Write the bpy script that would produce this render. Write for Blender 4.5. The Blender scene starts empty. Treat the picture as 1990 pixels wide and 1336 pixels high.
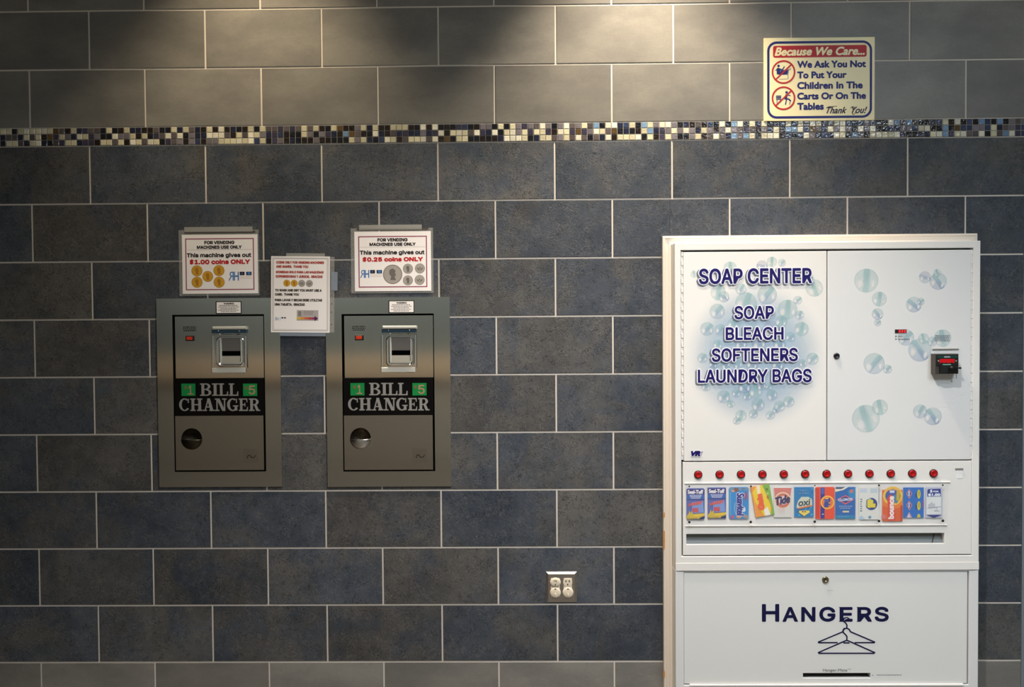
import bpy, bmesh, math, random
from mathutils import Matrix, Vector
SC = bpy.context.scene
COL = SC.collection

# ------------------------------------------------------------------ camera
# wall plane is y = 0, x to the right, z up; "d" below is the distance a surface stands out from the wall
F, CXP, CYP = 1700.0, 995.0, 668.0          # focal length and centre of a 1990 x 1336 frame
DIST, ZC = 3.258456, 1.50
RX, RY, RZ = 0.02402, 0.013334, -0.007379
CU, CV = 1.873159, 1.16989                  # wall coordinates (tile grid) straight ahead of the camera
TH, TW, TM = 0.21619, 0.4335, 0.066376      # tile course, tile length, mosaic band
def _rot():
    c, s = math.cos, math.sin
    X = Matrix(((1,0,0),(0,c(RX),-s(RX)),(0,s(RX),c(RX))))
    Y = Matrix(((c(RY),0,s(RY)),(0,1,0),(-s(RY),0,c(RY))))
    Z = Matrix(((c(RZ),-s(RZ),0),(s(RZ),c(RZ),0),(0,0,1)))
    return Z @ X @ Y
RM = _rot()
def _w(r): return Vector((r[0], r[2], -r[1]))
right, down, fwd = _w(RM[0]), _w(RM[1]), _w(RM[2])
cam_d = bpy.data.cameras.new('camera')
cam_d.sensor_fit = 'HORIZONTAL'; cam_d.sensor_width = 36.0; cam_d.lens = 36.0*F/1990.0
cam_d.clip_start = 0.05
cam = bpy.data.objects.new('camera', cam_d); COL.objects.link(cam)
M = Matrix.Identity(4)
for i, a in enumerate((right, -down, -fwd)):
    for j in range(3): M[j][i] = a[j]
M[0][3], M[1][3], M[2][3] = 0.0, -DIST, ZC
cam.matrix_world = M
SC.camera = cam

# ------------------------------------------------------------------ view, world, lamps
SC.view_settings.view_transform = 'Standard'
SC.view_settings.look = 'None'
SC.view_settings.gamma = 1.0
SC.view_settings.exposure = 0.0
SC.view_settings.use_curve_mapping = False
SC.cycles.transparent_max_bounces = 48
SC.cycles.max_bounces = 8
wd = bpy.data.worlds.new('world'); SC.world = wd; wd.use_nodes = True
wd.node_tree.nodes['Background'].inputs[0].default_value = (0.75, 0.85, 1.0, 1)
wd.node_tree.nodes['Background'].inputs[1].default_value = 0.05
CEIL = 3.34
# recessed wall-washing downlights: (x, stand-off from wall, watts, colour)
# x, stand-off from wall, watts, colour, cone, blend
DOWNLIGHTS = [(-0.97, 0.36, 96, (1.0, 0.81, 0.54), 86, 0.8), (0.44, 0.36, 250, (1.0, 0.85, 0.64), 87, 0.8),
              (0.40, 1.5, 285, (1.0, 0.97, 0.96), 114, 0.8), (2.2, 1.9, 105, (0.82, 0.92, 1.0), 122, 0.9),
              (-3.0, 5.9, 205, (1.0, 0.97, 0.92), 120, 0.6), (-1.0, 5.9, 205, (1.0, 0.97, 0.92), 120, 0.6), (1.0, 5.9, 205, (1.0, 0.97, 0.92), 120, 0.6), (3.0, 5.9, 205, (1.0, 0.97, 0.92), 120, 0.6)]  # opposite-wall row is unseen, added to light what the steel reflects
for (lx, ld, lw, lc, cone, blend) in DOWNLIGHTS:
    L = bpy.data.lights.new('downlight_lamp', 'SPOT'); L.energy = lw; L.color = lc
    L.spot_size = math.radians(cone); L.spot_blend = blend; L.shadow_soft_size = 0.04
    lo = bpy.data.objects.new('downlight_lamp', L); COL.objects.link(lo)
    lo.location = (lx, -ld, CEIL-0.03)
# unseen ceiling panels added as fill light: (x, y, length x, length y, strength, colour)
FILL_PANELS = [(1.0, -2.5, 1.2, 0.55, 4.0, (1.0, 0.985, 0.96)), (2.1, -3.0, 1.2, 0.6, 33.0, (0.74, 0.88, 1.0))]

# ------------------------------------------------------------------ helpers
def lin(c):
    out = []
    for v in c[:3]:
        v = v/255.0
        out.append(v/12.92 if v <= 0.04045 else ((v+0.055)/1.055)**2.4)
    return (out[0], out[1], out[2], 1.0)

def at(px, py, d=0.0):
    q = Vector(((px-CXP)/F, (py-CYP)/F, 1.0))
    u = RM.transposed() @ q
    t = (DIST-d)/u[2]
    return (u[0]*t, ZC-u[1]*t)

def rect(x0, y0, x1, y1, d=0.0):
    xm, ym = (x0+x1)/2, (y0+y1)/2
    return (at(x0, ym, d)[0], at(x1, ym, d)[0], at(xm, y1, d)[1], at(xm, y0, d)[1])   # X0, X1, Z0, Z1

PX = DIST/F                                   # one photograph pixel on the wall, in metres

_M = {}
def mat(name, rgb, rough=0.5, metal=0.0, spec=0.5, coat=0.0):
    if name in _M: return _M[name]
    m = bpy.data.materials.new(name); m.use_nodes = True
    b = m.node_tree.nodes['Principled BSDF']
    b.inputs['Base Color'].default_value = lin(rgb)
    b.inputs['Roughness'].default_value = rough
    b.inputs['Metallic'].default_value = metal
    b.inputs['Specular IOR Level'].default_value = spec
    b.inputs['Coat Weight'].default_value = coat
    m.diffuse_color = lin(rgb)
    _M[name] = m
    return m

def ink(rgb): return mat('ink_%d_%d_%d' % rgb, rgb, 0.45, 0, 0.3)

class NT:
    """small node-tree builder"""
    def __init__(s, m): s.t = m.node_tree; s.n = s.t.nodes; s.b = s.n.get('Principled BSDF')
    def new(s, kind, **kw):
        n = s.n.new(kind)
        for k, v in kw.items(): setattr(n, k, v)
        return n
    def link(s, a, b): s.t.links.new(a, b)
    def math(s, op, a, b=None, c=None, clamp=False):
        n = s.n.new('ShaderNodeMath'); n.operation = op; n.use_clamp = clamp
        for i, v in enumerate((a, b, c)):
            if v is None: continue
            if isinstance(v, (int, float)): n.inputs[i].default_value = v
            else: s.link(v, n.inputs[i])
        return n.outputs[0]
    def vmath(s, op, a, b):
        n = s.n.new('ShaderNodeVectorMath'); n.operation = op
        for i, v in enumerate((a, b)):
            if isinstance(v, (tuple, list)): n.inputs[i].default_value = v
            else: s.link(v, n.inputs[i])
        return n.outputs[0]
    def noise(s, vec, scale, detail=4, rough=0.55, dist=0.0):
        n = s.n.new('ShaderNodeTexNoise'); n.inputs['Scale'].default_value = scale
        n.inputs['Detail'].default_value = detail; n.inputs['Roughness'].default_value = rough
        n.inputs['Distortion'].default_value = dist
        s.link(vec, n.inputs['Vector']); return n
    def ss(s, v, lo, hi, a=0.0, b=1.0):
        n = s.n.new('ShaderNodeMapRange'); n.interpolation_type = 'SMOOTHSTEP'
        n.inputs['From Min'].default_value = lo; n.inputs['From Max'].default_value = hi
        n.inputs['To Min'].default_value = a; n.inputs['To Max'].default_value = b
        s.link(v, n.inputs['Value']); return n.outputs[0]
    def mix(s, f, a, b, mode='MIX'):
        n = s.n.new('ShaderNodeMix'); n.data_type = 'RGBA'; n.blend_type = mode
        for i, v in ((0, f), (6, a), (7, b)):
            if isinstance(v, (int, float)): n.inputs[i].default_value = v
            elif isinstance(v, (tuple, list)): n.inputs[i].default_value = v
            else: s.link(v, n.inputs[i])
        return n.outputs[2]
    def bump(s, h, strength, dist):
        n = s.n.new('ShaderNodeBump'); n.inputs['Strength'].default_value = strength
        n.inputs['Distance'].default_value = dist
        s.link(h, n.inputs['Height']); return n.outputs[0]

ORG = {}
_textcache = {}
FONTS = {}
def font(key):
    if key in FONTS: return FONTS[key]
    f = None
    if key == 'grotesk':
        try:
            f = bpy.data.fonts.load(bpy.utils.system_resource('DATAFILES', path='fonts') + '/Inter.woff2')
        except Exception:
            f = None
    FONTS[key] = f
    return f

def glyphs(s, fkey, shear, align='LEFT'):
    k = (s, fkey, shear)
    if k in _textcache: return _textcache[k]
    c = bpy.data.curves.new('type', 'FONT'); c.body = s; c.size = 1.0; c.shear = shear; c.align_x = 'CENTER'
    c.resolution_u = 4
    f = font(fkey)
    if f: c.font = f
    o = bpy.data.objects.new('type', c); COL.objects.link(o)
    bpy.context.view_layer.update()
    dg = bpy.context.evaluated_depsgraph_get()
    me = bpy.data.meshes.new_from_object(o.evaluated_get(dg))
    vs = [(v.co.x, v.co.y) for v in me.vertices]
    fs = [tuple(p.vertices) for p in me.polygons]
    bpy.data.objects.remove(o); bpy.data.curves.remove(c); bpy.data.meshes.remove(me)
    _textcache[k] = (vs, fs)
    return vs, fs

def rpts(x0, x1, z0, z1, r, n=6):
    if r <= 0: return [(x0,z0),(x1,z0),(x1,z1),(x0,z1)]
    out = []
    for cx, cz, a0 in ((x1-r,z0+r,-90),(x1-r,z1-r,0),(x0+r,z1-r,90),(x0+r,z0+r,180)):
        for i in range(n+1):
            a = math.radians(a0+90*i/n); out.append((cx+r*math.cos(a), cz+r*math.sin(a)))
    return out

def circ(cx, cz, rx, rz=None, n=32, a0=0.0, a1=360.0):
    rz = rx if rz is None else rz
    full = abs(a1-a0) >= 360
    return [(cx+rx*math.cos(math.radians(a0+(a1-a0)*i/(n if full else n-1))),
             cz+rz*math.sin(math.radians(a0+(a1-a0)*i/(n if full else n-1)))) for i in range(n)]

class G:
    """gathers faces and links them as ONE mesh object"""
    def __init__(s): s.v=[]; s.f=[]; s.m=[]; s.sm=[]; s.mats=[]; s.uv=[]; s.att=[]; s.cur=(0,0,0)
    def mi(s, m):
        if m not in s.mats: s.mats.append(m)
        return s.mats.index(m)
    def face(s, pts, m, smooth=False, uv=None):
        b = len(s.v); s.v += [tuple(p) for p in pts]
        s.f.append(tuple(range(b, b+len(pts)))); s.m.append(s.mi(m)); s.sm.append(smooth)
        s.uv.append(uv); s.att.append(s.cur)
    def poly(s, p2, d, m, uv=None): s.face([(x,-d,z) for x,z in p2], m, False, uv)
    def rect(s, r, d, m): s.poly([(r[0],r[2]),(r[1],r[2]),(r[1],r[3]),(r[0],r[3])], d, m)
    def band(s, outer, inner, d, m, d2=None):
        n = len(outer); d2 = d if d2 is None else d2
        for i in range(n):
            j = (i+1) % n
            s.face([(outer[i][0],-d,outer[i][1]),(outer[j][0],-d,outer[j][1]),(inner[j][0],-d2,inner[j][1]),(inner[i][0],-d2,inner[i][1])], m)
    def slab(s, pts, d0, d1, m, bev=0.0, side=None):
        """prism with outline pts from d0 to d1, front edge chamfered"""
        n = len(pts); side = side or m
        cx = sum(p[0] for p in pts)/n; cz = sum(p[1] for p in pts)/n
        bi, bd = bev if isinstance(bev, tuple) else (bev, bev)
        if bi:
            w = (max(p[0] for p in pts)-min(p[0] for p in pts))/2; h = (max(p[1] for p in pts)-min(p[1] for p in pts))/2
            mx = (max(p[0] for p in pts)+min(p[0] for p in pts))/2; mz = (max(p[1] for p in pts)+min(p[1] for p in pts))/2
            inn = [(mx+(p[0]-mx)*(1-bi/w), mz+(p[1]-mz)*(1-bi/h)) for p in pts]
            s.band(pts, inn, d1-bd, m, d1)
            s.poly(inn, d1, m); dk = d1-bd
        else:
            s.poly(pts, d1, m); dk = d1
        for i in range(n):
            j = (i+1) % n
            s.face([(pts[i][0],-d0,pts[i][1]),(pts[j][0],-d0,pts[j][1]),(pts[j][0],-dk,pts[j][1]),(pts[i][0],-dk,pts[i][1])], side)
        s.face([(x,-d0,z) for x,z in reversed(pts)], side)
    def box(s, r, d0, d1, m, bev=0.0): s.slab([(r[0],r[2]),(r[1],r[2]),(r[1],r[3]),(r[0],r[3])], d0, d1, m, bev)
    def frame(s, o, i, d0, d1, m, bev=0.0):
        """rectangular ring o minus i"""
        P = lambda r: [(r[0],r[2]),(r[1],r[2]),(r[1],r[3]),(r[0],r[3])]
        s.ringslab(P(o), P(i), d0, d1, m, bev)
    def ringslab(s, po, pi, d0, d1, m, bev=0.0):
        n = len(po)
        def grow(p, k):
            cx = (max(q[0] for q in p)+min(q[0] for q in p))/2; cz = (max(q[1] for q in p)+min(q[1] for q in p))/2
            w = (max(q[0] for q in p)-min(q[0] for q in p))/2; h = (max(q[1] for q in p)-min(q[1] for q in p))/2
            return [(cx+(q[0]-cx)*(1+k/w), cz+(q[1]-cz)*(1+k/h)) for q in p]
        if bev:
            po2, pi2 = grow(po, -bev), grow(pi, bev)
            s.band(po, po2, d1-bev, m, d1); s.band(po2, pi2, d1, m); s.band(pi2, pi, d1, m, d1-bev); dk = d1-bev
        else:
            s.band(po, pi, d1, m); dk = d1
        for p, sgn in ((po, 1), (pi, -1)):
            for i in range(n):
                j = (i+1) % n
                q = [(p[i][0],-d0,p[i][1]),(p[j][0],-d0,p[j][1]),(p[j][0],-dk,p[j][1]),(p[i][0],-dk,p[i][1])]
                s.face(q if sgn > 0 else q[::-1], m)
        for i in range(n):
            j = (i+1) % n
            s.face([(pi[i][0],-d0,pi[i][1]),(pi[j][0],-d0,pi[j][1]),(po[j][0],-d0,po[j][1]),(po[i][0],-d0,po[i][1])], m)
    def lathe(s, cx, cz, prof, m, n=32, a0=0.0, a1=360.0):
        """profile of (radius, d); axis along d"""
        for k in range(n):
            A = math.radians(a0+(a1-a0)*k/n); B = math.radians(a0+(a1-a0)*(k+1)/n)
            for (r0, d0), (r1, d1) in zip(prof, prof[1:]):
                q = [(cx+r0*math.cos(A),-d0,cz+r0*math.sin(A)),(cx+r0*math.cos(B),-d0,cz+r0*math.sin(B)),
                     (cx+r1*math.cos(B),-d1,cz+r1*math.sin(B)),(cx+r1*math.cos(A),-d1,cz+r1*math.sin(A))]
                if r1 < 1e-7: q = q[:3]
                elif r0 < 1e-7: q = [q[0], q[2], q[3]]
                s.face(q, m, True)
    def tube(s, path, r, m, n=10):
        P = [Vector((x,-d,z)) for x,z,d in path]; rings = []
        for i, p in enumerate(P):
            t = (P[min(i+1,len(P)-1)]-P[max(i-1,0)]).normalized()
            a = t.cross(Vector((0,1,0)));
            if a.length < 1e-4: a = t.cross(Vector((1,0,0)))
            a.normalize(); b = t.cross(a)
            rings.append([p+r*(math.cos(2*math.pi*k/n)*a+math.sin(2*math.pi*k/n)*b) for k in range(n)])
        for A, B in zip(rings, rings[1:]):
            for k in range(n):
                l = (k+1) % n; s.face([A[k],A[l],B[l],B[k]], m, True)
        s.face(rings[0], m); s.face(rings[-1][::-1], m)
    def line(s, pts, w, d, m):
        """flat printed stroke through 2-D points"""
        k = 0
        for (x0,z0),(x1,z1) in zip(pts, pts[1:]):
            k += 1; l = math.hypot(x1-x0, z1-z0)
            if l < 1e-9: continue
            nx, nz = -(z1-z0)/l*w/2, (x1-x0)/l*w/2
            s.poly([(x0-nx,z0-nz),(x1-nx,z1-nz),(x1+nx,z1+nz),(x0+nx,z0+nz)], d+1.5e-5*k, m)
        for x, z in pts: k += 1; s.poly(circ(x, z, w/2, n=10), d+1.5e-5*k, m)
    def text(s, body, r, d, m, bold=0.0, shear=0.0, fkey='sans', rot=0, shift=(0,0)):
        """lettering fitted into rect r; bold = stroke gain in metres"""
        vs, fs = glyphs(body, fkey, shear)
        if not vs: return
        if rot:
            a = math.radians(rot); c, sn = math.cos(a), math.sin(a)
            vs = [(x*c-y*sn, x*sn+y*c) for x,y in vs]
        x0 = min(v[0] for v in vs); x1 = max(v[0] for v in vs); z0 = min(v[1] for v in vs); z1 = max(v[1] for v in vs)
        X0, X1, Z0, Z1 = r[0]+bold, r[1]-bold, r[2]+bold, r[3]-bold
        kx = (X1-X0)/max(x1-x0, 1e-6); kz = (Z1-Z0)/max(z1-z0, 1e-6)
        P = [(X0+(x-x0)*kx+shift[0], Z0+(y-z0)*kz+shift[1]) for x,y in vs]
        offs = [(0,0)]
        if bold: offs += [(bold*math.cos(2*math.pi*k/8), bold*math.sin(2*math.pi*k/8)) for k in range(8)]
        for k, (ox, oz) in enumerate(offs):          # each pass a hair above the last, like coats of ink
            for q, f in enumerate(fs): s.poly([(P[i][0]+ox, P[i][1]+oz) for i in f], d+1.5e-5*k+1.5e-6*(q % 70), m)
    def squiggle(s, r, d, m, seed=1, rows=1, centre=True, fill=0.62):
        """rows of illegible small print"""
        rnd = random.Random(seed); h = (r[3]-r[2])/rows
        for k in range(rows):
            w = (r[1]-r[0])*rnd.uniform(0.72, 1.0); x = (r[0]+r[1]-w)/2 if centre else r[0]
            end = x+w; zt = r[3]-k*h
            while x < end-h*0.3:
                l = min(rnd.uniform(0.5, 1.3)*h, end-x)
                s.poly([(x,zt-h*fill),(x+l,zt-h*fill),(x+l,zt-h*(1-fill)*0.2),(x,zt-h*(1-fill)*0.2)], d, m)
                x += l+h*0.28
    def obj(s, name, parent=None, org=None, smooth_angle=None):
        if parent is not None: o3 = ORG[parent]
        elif org is not None: o3 = org
        else:
            xs = [v[0] for v in s.v]; ys = [v[1] for v in s.v]; zs = [v[2] for v in s.v]
            o3 = ((min(xs)+max(xs))/2, max(ys), min(zs))
        me = bpy.data.meshes.new(name)
        me.from_pydata([(x-o3[0], y-o3[1], z-o3[2]) for x,y,z in s.v], [], s.f)
        for m in s.mats: me.materials.append(m)
        me.polygons.foreach_set('material_index', s.m)
        me.polygons.foreach_set('use_smooth', s.sm)
        if any(u is not None for u in s.uv):
            ul = me.uv_layers.new(name='UVMap')
            for p, u in zip(me.polygons, s.uv):
                if u is None: continue
                for li, c in zip(p.loop_indices, u): ul.data[li].uv = c
        if any(a != (0,0,0) for a in s.att):
            at_ = me.attributes.new('tone', 'FLOAT_VECTOR', 'FACE')
            at_.data.foreach_set('vector', [c for a in s.att for c in a])
        if any(s.sm):
            bm = bmesh.new(); bm.from_mesh(me); bmesh.ops.remove_doubles(bm, verts=bm.verts, dist=1e-6); bm.to_mesh(me); bm.free()
        me.update()
        ob = bpy.data.objects.new(name, me); COL.objects.link(ob)
        if parent is None: ob.location = o3
        else: ob.parent = parent
        ORG[ob] = o3
        return ob

def thing(name, label, cat, org, group=None, roty=0.0):
    o = bpy.data.objects.new(name, None); COL.objects.link(o)
    o.location = org; o.rotation_euler = (0, roty, 0); o.empty_display_size = 0.05
    o['label'] = label; o['category'] = cat
    if group: o['group'] = group
    ORG[o] = tuple(org)
    return o
def tag(o, label, cat, group=None):
    o['label'] = label; o['category'] = cat
    if group: o['group'] = group
    return o
def struct(o): o['kind'] = 'structure'; return o

# ------------------------------------------------------------------ materials
def steel_mat(name, rgb, rough):
    m = mat(name, rgb, rough, 1.0)
    n = NT(m); g = n.new('ShaderNodeNewGeometry')
    v = n.vmath('MULTIPLY', g.outputs['Position'], (260.0, 10.0, 3.0))
    z = n.noise(v, 1.0, 3).outputs[0]
    n.link(n.math('MULTIPLY_ADD', z, 0.04, rough-0.02), n.b.inputs['Roughness'])
    n.link(n.bump(z, 0.012, 0.0004), n.b.inputs['Normal'])
    return m
STEEL = steel_mat('brushed_steel', (186, 184, 178), 0.085)
STEEL2 = steel_mat('steel_plate', (178, 172, 164), 0.10)
CHROME = mat('chrome', (214, 216, 218), 0.12, 1.0)
CLEAR = mat('clear_plastic', (235, 238, 240), 0.08)
def glassy(name, rgb, alpha, rough=0.08):
    m = mat(name, rgb, rough); n = NT(m)
    tr = n.new('ShaderNodeBsdfTransparent'); mx = n.new('ShaderNodeMixShader')
    mx.inputs[0].default_value = alpha
    out = n.n['Material Output']
    n.link(tr.outputs[0], mx.inputs[1]); n.link(n.b.outputs[0], mx.inputs[2]); n.link(mx.outputs[0], out.inputs['Surface'])
    return m
SLEEVE = glassy('plastic_sleeve', (214, 211, 206), 0.20, 0.2)
TAPE = glassy('sticky_tape', (196, 194, 188), 0.44, 0.3)
TAPE_B = glassy('blue_tint_tape', (168, 180, 196), 0.45, 0.3)
ACRYL = glassy('clear_acrylic', (225, 228, 230), 0.04, 0.06)
WHITE = mat('white_enamel', (231, 227, 222), 0.32, 0, 0.5)
WHITE_R = mat('white_enamel_cool_lit', (222, 221, 220), 0.32, 0, 0.5)  # same enamel recoloured for the dimmer, cooler light at right and below
CASE = mat('white_painted_wood', (236, 224, 210), 0.5)
CHIP = mat('bare_wood', (214, 140, 62), 0.7)
PAPER = mat('paper', (252, 246, 244), 0.6, 0, 0.3)
DARK = mat('dark_gap', (14, 13, 12), 0.7)
BLACKP = mat('black_panel', (6, 5, 4), 0.45, 0, 0.15)
BLACK = mat('black_plastic', (20, 20, 21), 0.4)
GREYM = mat('grey_painted_metal', (112, 116, 116), 0.45)
IVORY = mat('ivory_plastic', (226, 212, 190), 0.35)
CREAM = mat('cream_board', (255, 240, 188), 0.4)
RED = mat('red_button', (178, 10, 16), 0.22, 0, 0.6)
GROUT = mat('grout', (212, 203, 192), 0.85, 0, 0.2)

def tile_mats():
    m = mat('slate_tile', (74, 76, 80), 0.5, 0, 0.35); n = NT(m)
    g = n.new('ShaderNodeNewGeometry'); a = n.new('ShaderNodeAttribute', attribute_name='tone')
    off = n.vmath('MULTIPLY', a.outputs['Vector'], (37.0, 11.0, 53.0))
    p = n.vmath('ADD', g.outputs['Position'], off)
    sep = n.new('ShaderNodeSeparateXYZ'); n.link(a.outputs['Vector'], sep.inputs[0])
    big = n.noise(p, 6.0, 5, 0.6, 0.6).outputs[0]
    k = n.math('ADD', big, n.math('MULTIPLY_ADD', sep.outputs[0], 0.30, -0.15))
    k = n.ss(k, 0.36, 0.66)
    c = n.mix(k, lin((55, 64, 78)), lin((80, 78, 76)))
    lum = n.noise(n.vmath('ADD', p, (3.0, 7.0, 1.0)), 4.5, 6, 0.65).outputs[0]
    c = n.mix(n.ss(lum, 0.25, 0.75, 0.0, 1.0), n.mix(0.36, c, lin((34, 38, 44))), n.mix(0.22, c, lin((124, 122, 120))))
    tone = n.math('MULTIPLY_ADD', sep.outputs[1], 0.34, 0.83)
    tn = n.new('ShaderNodeCombineXYZ')
    for i in range(3): n.link(tone, tn.inputs[i])
    c = n.mix(1.0, c, tn.outputs[0], 'MULTIPLY')
    # short crossing fibre strokes pressed into the surface
    w = n.noise(p, 19.0, 3).outputs[1]
    wp = n.vmath('ADD', p, n.vmath('MULTIPLY', n.vmath('SUBTRACT', w, (0.5,0.5,0.5)), (0.16,0.16,0.16)))
    vo = n.new('ShaderNodeTexVoronoi', feature='DISTANCE_TO_EDGE'); vo.inputs['Scale'].default_value = 46.0
    n.link(n.vmath('MULTIPLY', wp, (1.0, 1.0, 0.55)), vo.inputs['Vector'])
    ln = n.ss(vo.outputs['Distance'], 0.0, 0.085, 1.0, 0.0)
    gate = n.ss(n.noise(p, 22.0, 2).outputs[0], 0.34, 0.56)
    ln = n.math('MULTIPLY', ln, gate)
    w2 = n.noise(n.vmath('ADD', p, (9.0, 2.0, 4.0)), 22.0, 3).outputs[1]
    wp2 = n.vmath('ADD', p, n.vmath('MULTIPLY', n.vmath('SUBTRACT', w2, (0.5,0.5,0.5)), (0.15,0.15,0.15)))
    vo2 = n.new('ShaderNodeTexVoronoi', feature='DISTANCE_TO_EDGE'); vo2.inputs['Scale'].default_value = 52.0
    n.link(n.vmath('MULTIPLY', wp2, (0.5, 1.0, 1.0)), vo2.inputs['Vector'])
    ln2 = n.ss(vo2.outputs['Distance'], 0.0, 0.08, 1.0, 0.0)
    gate2 = n.ss(n.noise(n.vmath('ADD', p, (5.0,5.0,5.0)), 20.0, 2).outputs[0], 0.38, 0.60)
    ln2 = n.math('MULTIPLY', ln2, gate2)
    grain = n.noise(p, 170.0, 3).outputs[0]
    c = n.mix(n.math('MULTIPLY', ln, 0.64), c, lin((26, 29, 33)))
    c = n.mix(n.math('MULTIPLY', ln2, 0.26), c, lin((136, 130, 122)))
    gv = n.math('MULTIPLY_ADD', grain, 0.5, 0.75)
    gc = n.new('ShaderNodeCombineXYZ')
    for i in range(3): n.link(gv, gc.inputs[i])
    c = n.mix(1.0, c, gc.outputs[0], 'MULTIPLY')
    n.link(c, n.b.inputs['Base Color'])
    h = n.math('ADD', n.math('MULTIPLY', grain, 0.35), n.math('SUBTRACT', ln2, ln))
    n.link(n.bump(h, 0.32, 0.0014), n.b.inputs['Normal'])
    m2 = mat('smooth_tile', (116, 112, 105), 0.42, 0, 0.4); n = NT(m2)
    g = n.new('ShaderNodeNewGeometry'); a = n.new('ShaderNodeAttribute', attribute_name='tone')
    p = n.vmath('ADD', g.outputs['Position'], n.vmath('MULTIPLY', a.outputs['Vector'], (37.0, 11.0, 53.0)))
    sep = n.new('ShaderNodeSeparateXYZ'); n.link(a.outputs['Vector'], sep.inputs[0])
    big = n.noise(n.vmath('MULTIPLY', p, (0.7,1.0,1.3)), 5.0, 5, 0.6).outputs[0]
    c = n.mix(n.ss(big, 0.3, 0.7), lin((114, 111, 107)), lin((136, 132, 125)))
    weave = n.noise(n.vmath('MULTIPLY', p, (1.0, 1.0, 6.0)), 60.0, 3).outputs[0]
    weave2 = n.noise(n.vmath('MULTIPLY', p, (6.0, 1.0, 1.0)), 60.0, 3).outputs[0]
    gv = n.math('ADD', n.math('MULTIPLY_ADD', weave, 0.22, 0.80), n.math('MULTIPLY', n.math('SUBTRACT', weave2, 0.5), 0.16))
    gv = n.math('MULTIPLY', gv, n.math('MULTIPLY_ADD', sep.outputs[1], 0.26, 0.87))
    gc = n.new('ShaderNodeCombineXYZ')
    for i in range(3): n.link(gv, gc.inputs[i])
    c = n.mix(1.0, c, gc.outputs[0], 'MULTIPLY')
    n.link(c, n.b.inputs['Base Color'])
    n.link(n.bump(weave, 0.12, 0.0006), n.b.inputs['Normal'])
    m3 = mat('glass_mosaic', (90, 90, 100), 0.12, 0, 0.7, 0.6); n = NT(m3)
    a = n.new('ShaderNodeAttribute', attribute_name='tone'); g = n.new('ShaderNodeNewGeometry')
    v = n.noise(g.outputs['Position'], 190.0, 3).outputs[0]
    c = n.mix(n.ss(v, 0.35, 0.75, 0.0, 0.55), a.outputs['Color'], lin((205, 205, 210)), 'SOFT_LIGHT')
    n.link(c, n.b.inputs['Base Color'])
    n.link(n.bump(n.noise(g.outputs['Position'], 120.0, 2).outputs[0], 0.55, 0.002), n.b.inputs['Normal'])
    return m, m2, m3
SLATE, SMOOTH, MOSAIC = tile_mats()

def bubble_mat(name, c_top, c_low, ang):
    m = mat(name, c_top, 0.35); n = NT(m)
    uv = n.new('ShaderNodeUVMap'); sep = n.new('ShaderNodeSeparateXYZ'); n.link(uv.outputs[0], sep.inputs[0])
    x = n.math('MULTIPLY_ADD', sep.outputs[0], 2.0, -1.0); y = n.math('MULTIPLY_ADD', sep.outputs[1], 2.0, -1.0)
    r = n.math('SQRT', n.math('ADD', n.math('MULTIPLY', x, x), n.math('MULTIPLY', y, y)))
    ca, sa = math.cos(ang), math.sin(ang)
    t = n.math('ABSOLUTE', n.math('ADD', n.math('MULTIPLY', x, ca), n.math('MULTIPLY', y, sa)))
    bandv = n.ss(t, 0.0, 0.62, 1.0, 0.0)
    rim = n.ss(r, 0.7, 1.0, 0.0, 1.0)
    def blob(bx, by, rx, ry):
        dx = n.math('DIVIDE', n.math('SUBTRACT', x, bx), rx); dy = n.math('DIVIDE', n.math('SUBTRACT', y, by), ry)
        return n.ss(n.math('ADD', n.math('MULTIPLY', dx, dx), n.math('MULTIPLY', dy, dy)), 0.0, 1.25, 1.0, 0.0)
    hl = n.math('MAXIMUM', blob(-0.5, -0.35, 0.34, 0.5), blob(0.58, -0.25, 0.2, 0.42))
    col = n.mix(n.ss(y, -0.8, 0.6), lin(c_low), lin(c_top))
    col = n.mix(hl, col, lin((240, 238, 236)))
    al = n.math('MAXIMUM', n.math('MULTIPLY', bandv, 0.56), n.math('MULTIPLY', rim, 0.34))
    al = n.math('MAXIMUM', n.math('MAXIMUM', al, 0.22), n.math('MULTIPLY', hl, 0.62))
    al = n.math('MULTIPLY', al, n.ss(r, 0.95, 1.0, 1.0, 0.35))
    n.link(col, n.b.inputs['Base Color'])
    tr = n.new('ShaderNodeBsdfTransparent'); mx = n.new('ShaderNodeMixShader'); n.link(al, mx.inputs[0])
    n.link(tr.outputs[0], mx.inputs[1]); n.link(n.b.outputs[0], mx.inputs[2]); n.link(mx.outputs[0], n.n['Material Output'].inputs['Surface'])
    return m
BUB = [bubble_mat('bubble_teal', (150, 192, 194), (176, 210, 210), 0.0),
       bubble_mat('bubble_blue', (160, 198, 204), (118, 152, 196), 0.9),
       bubble_mat('bubble_slant', (150, 190, 194), (150, 182, 208), -0.7),
       bubble_mat('bubble_violet', (172, 178, 204), (150, 188, 206), 1.4)]
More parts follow.
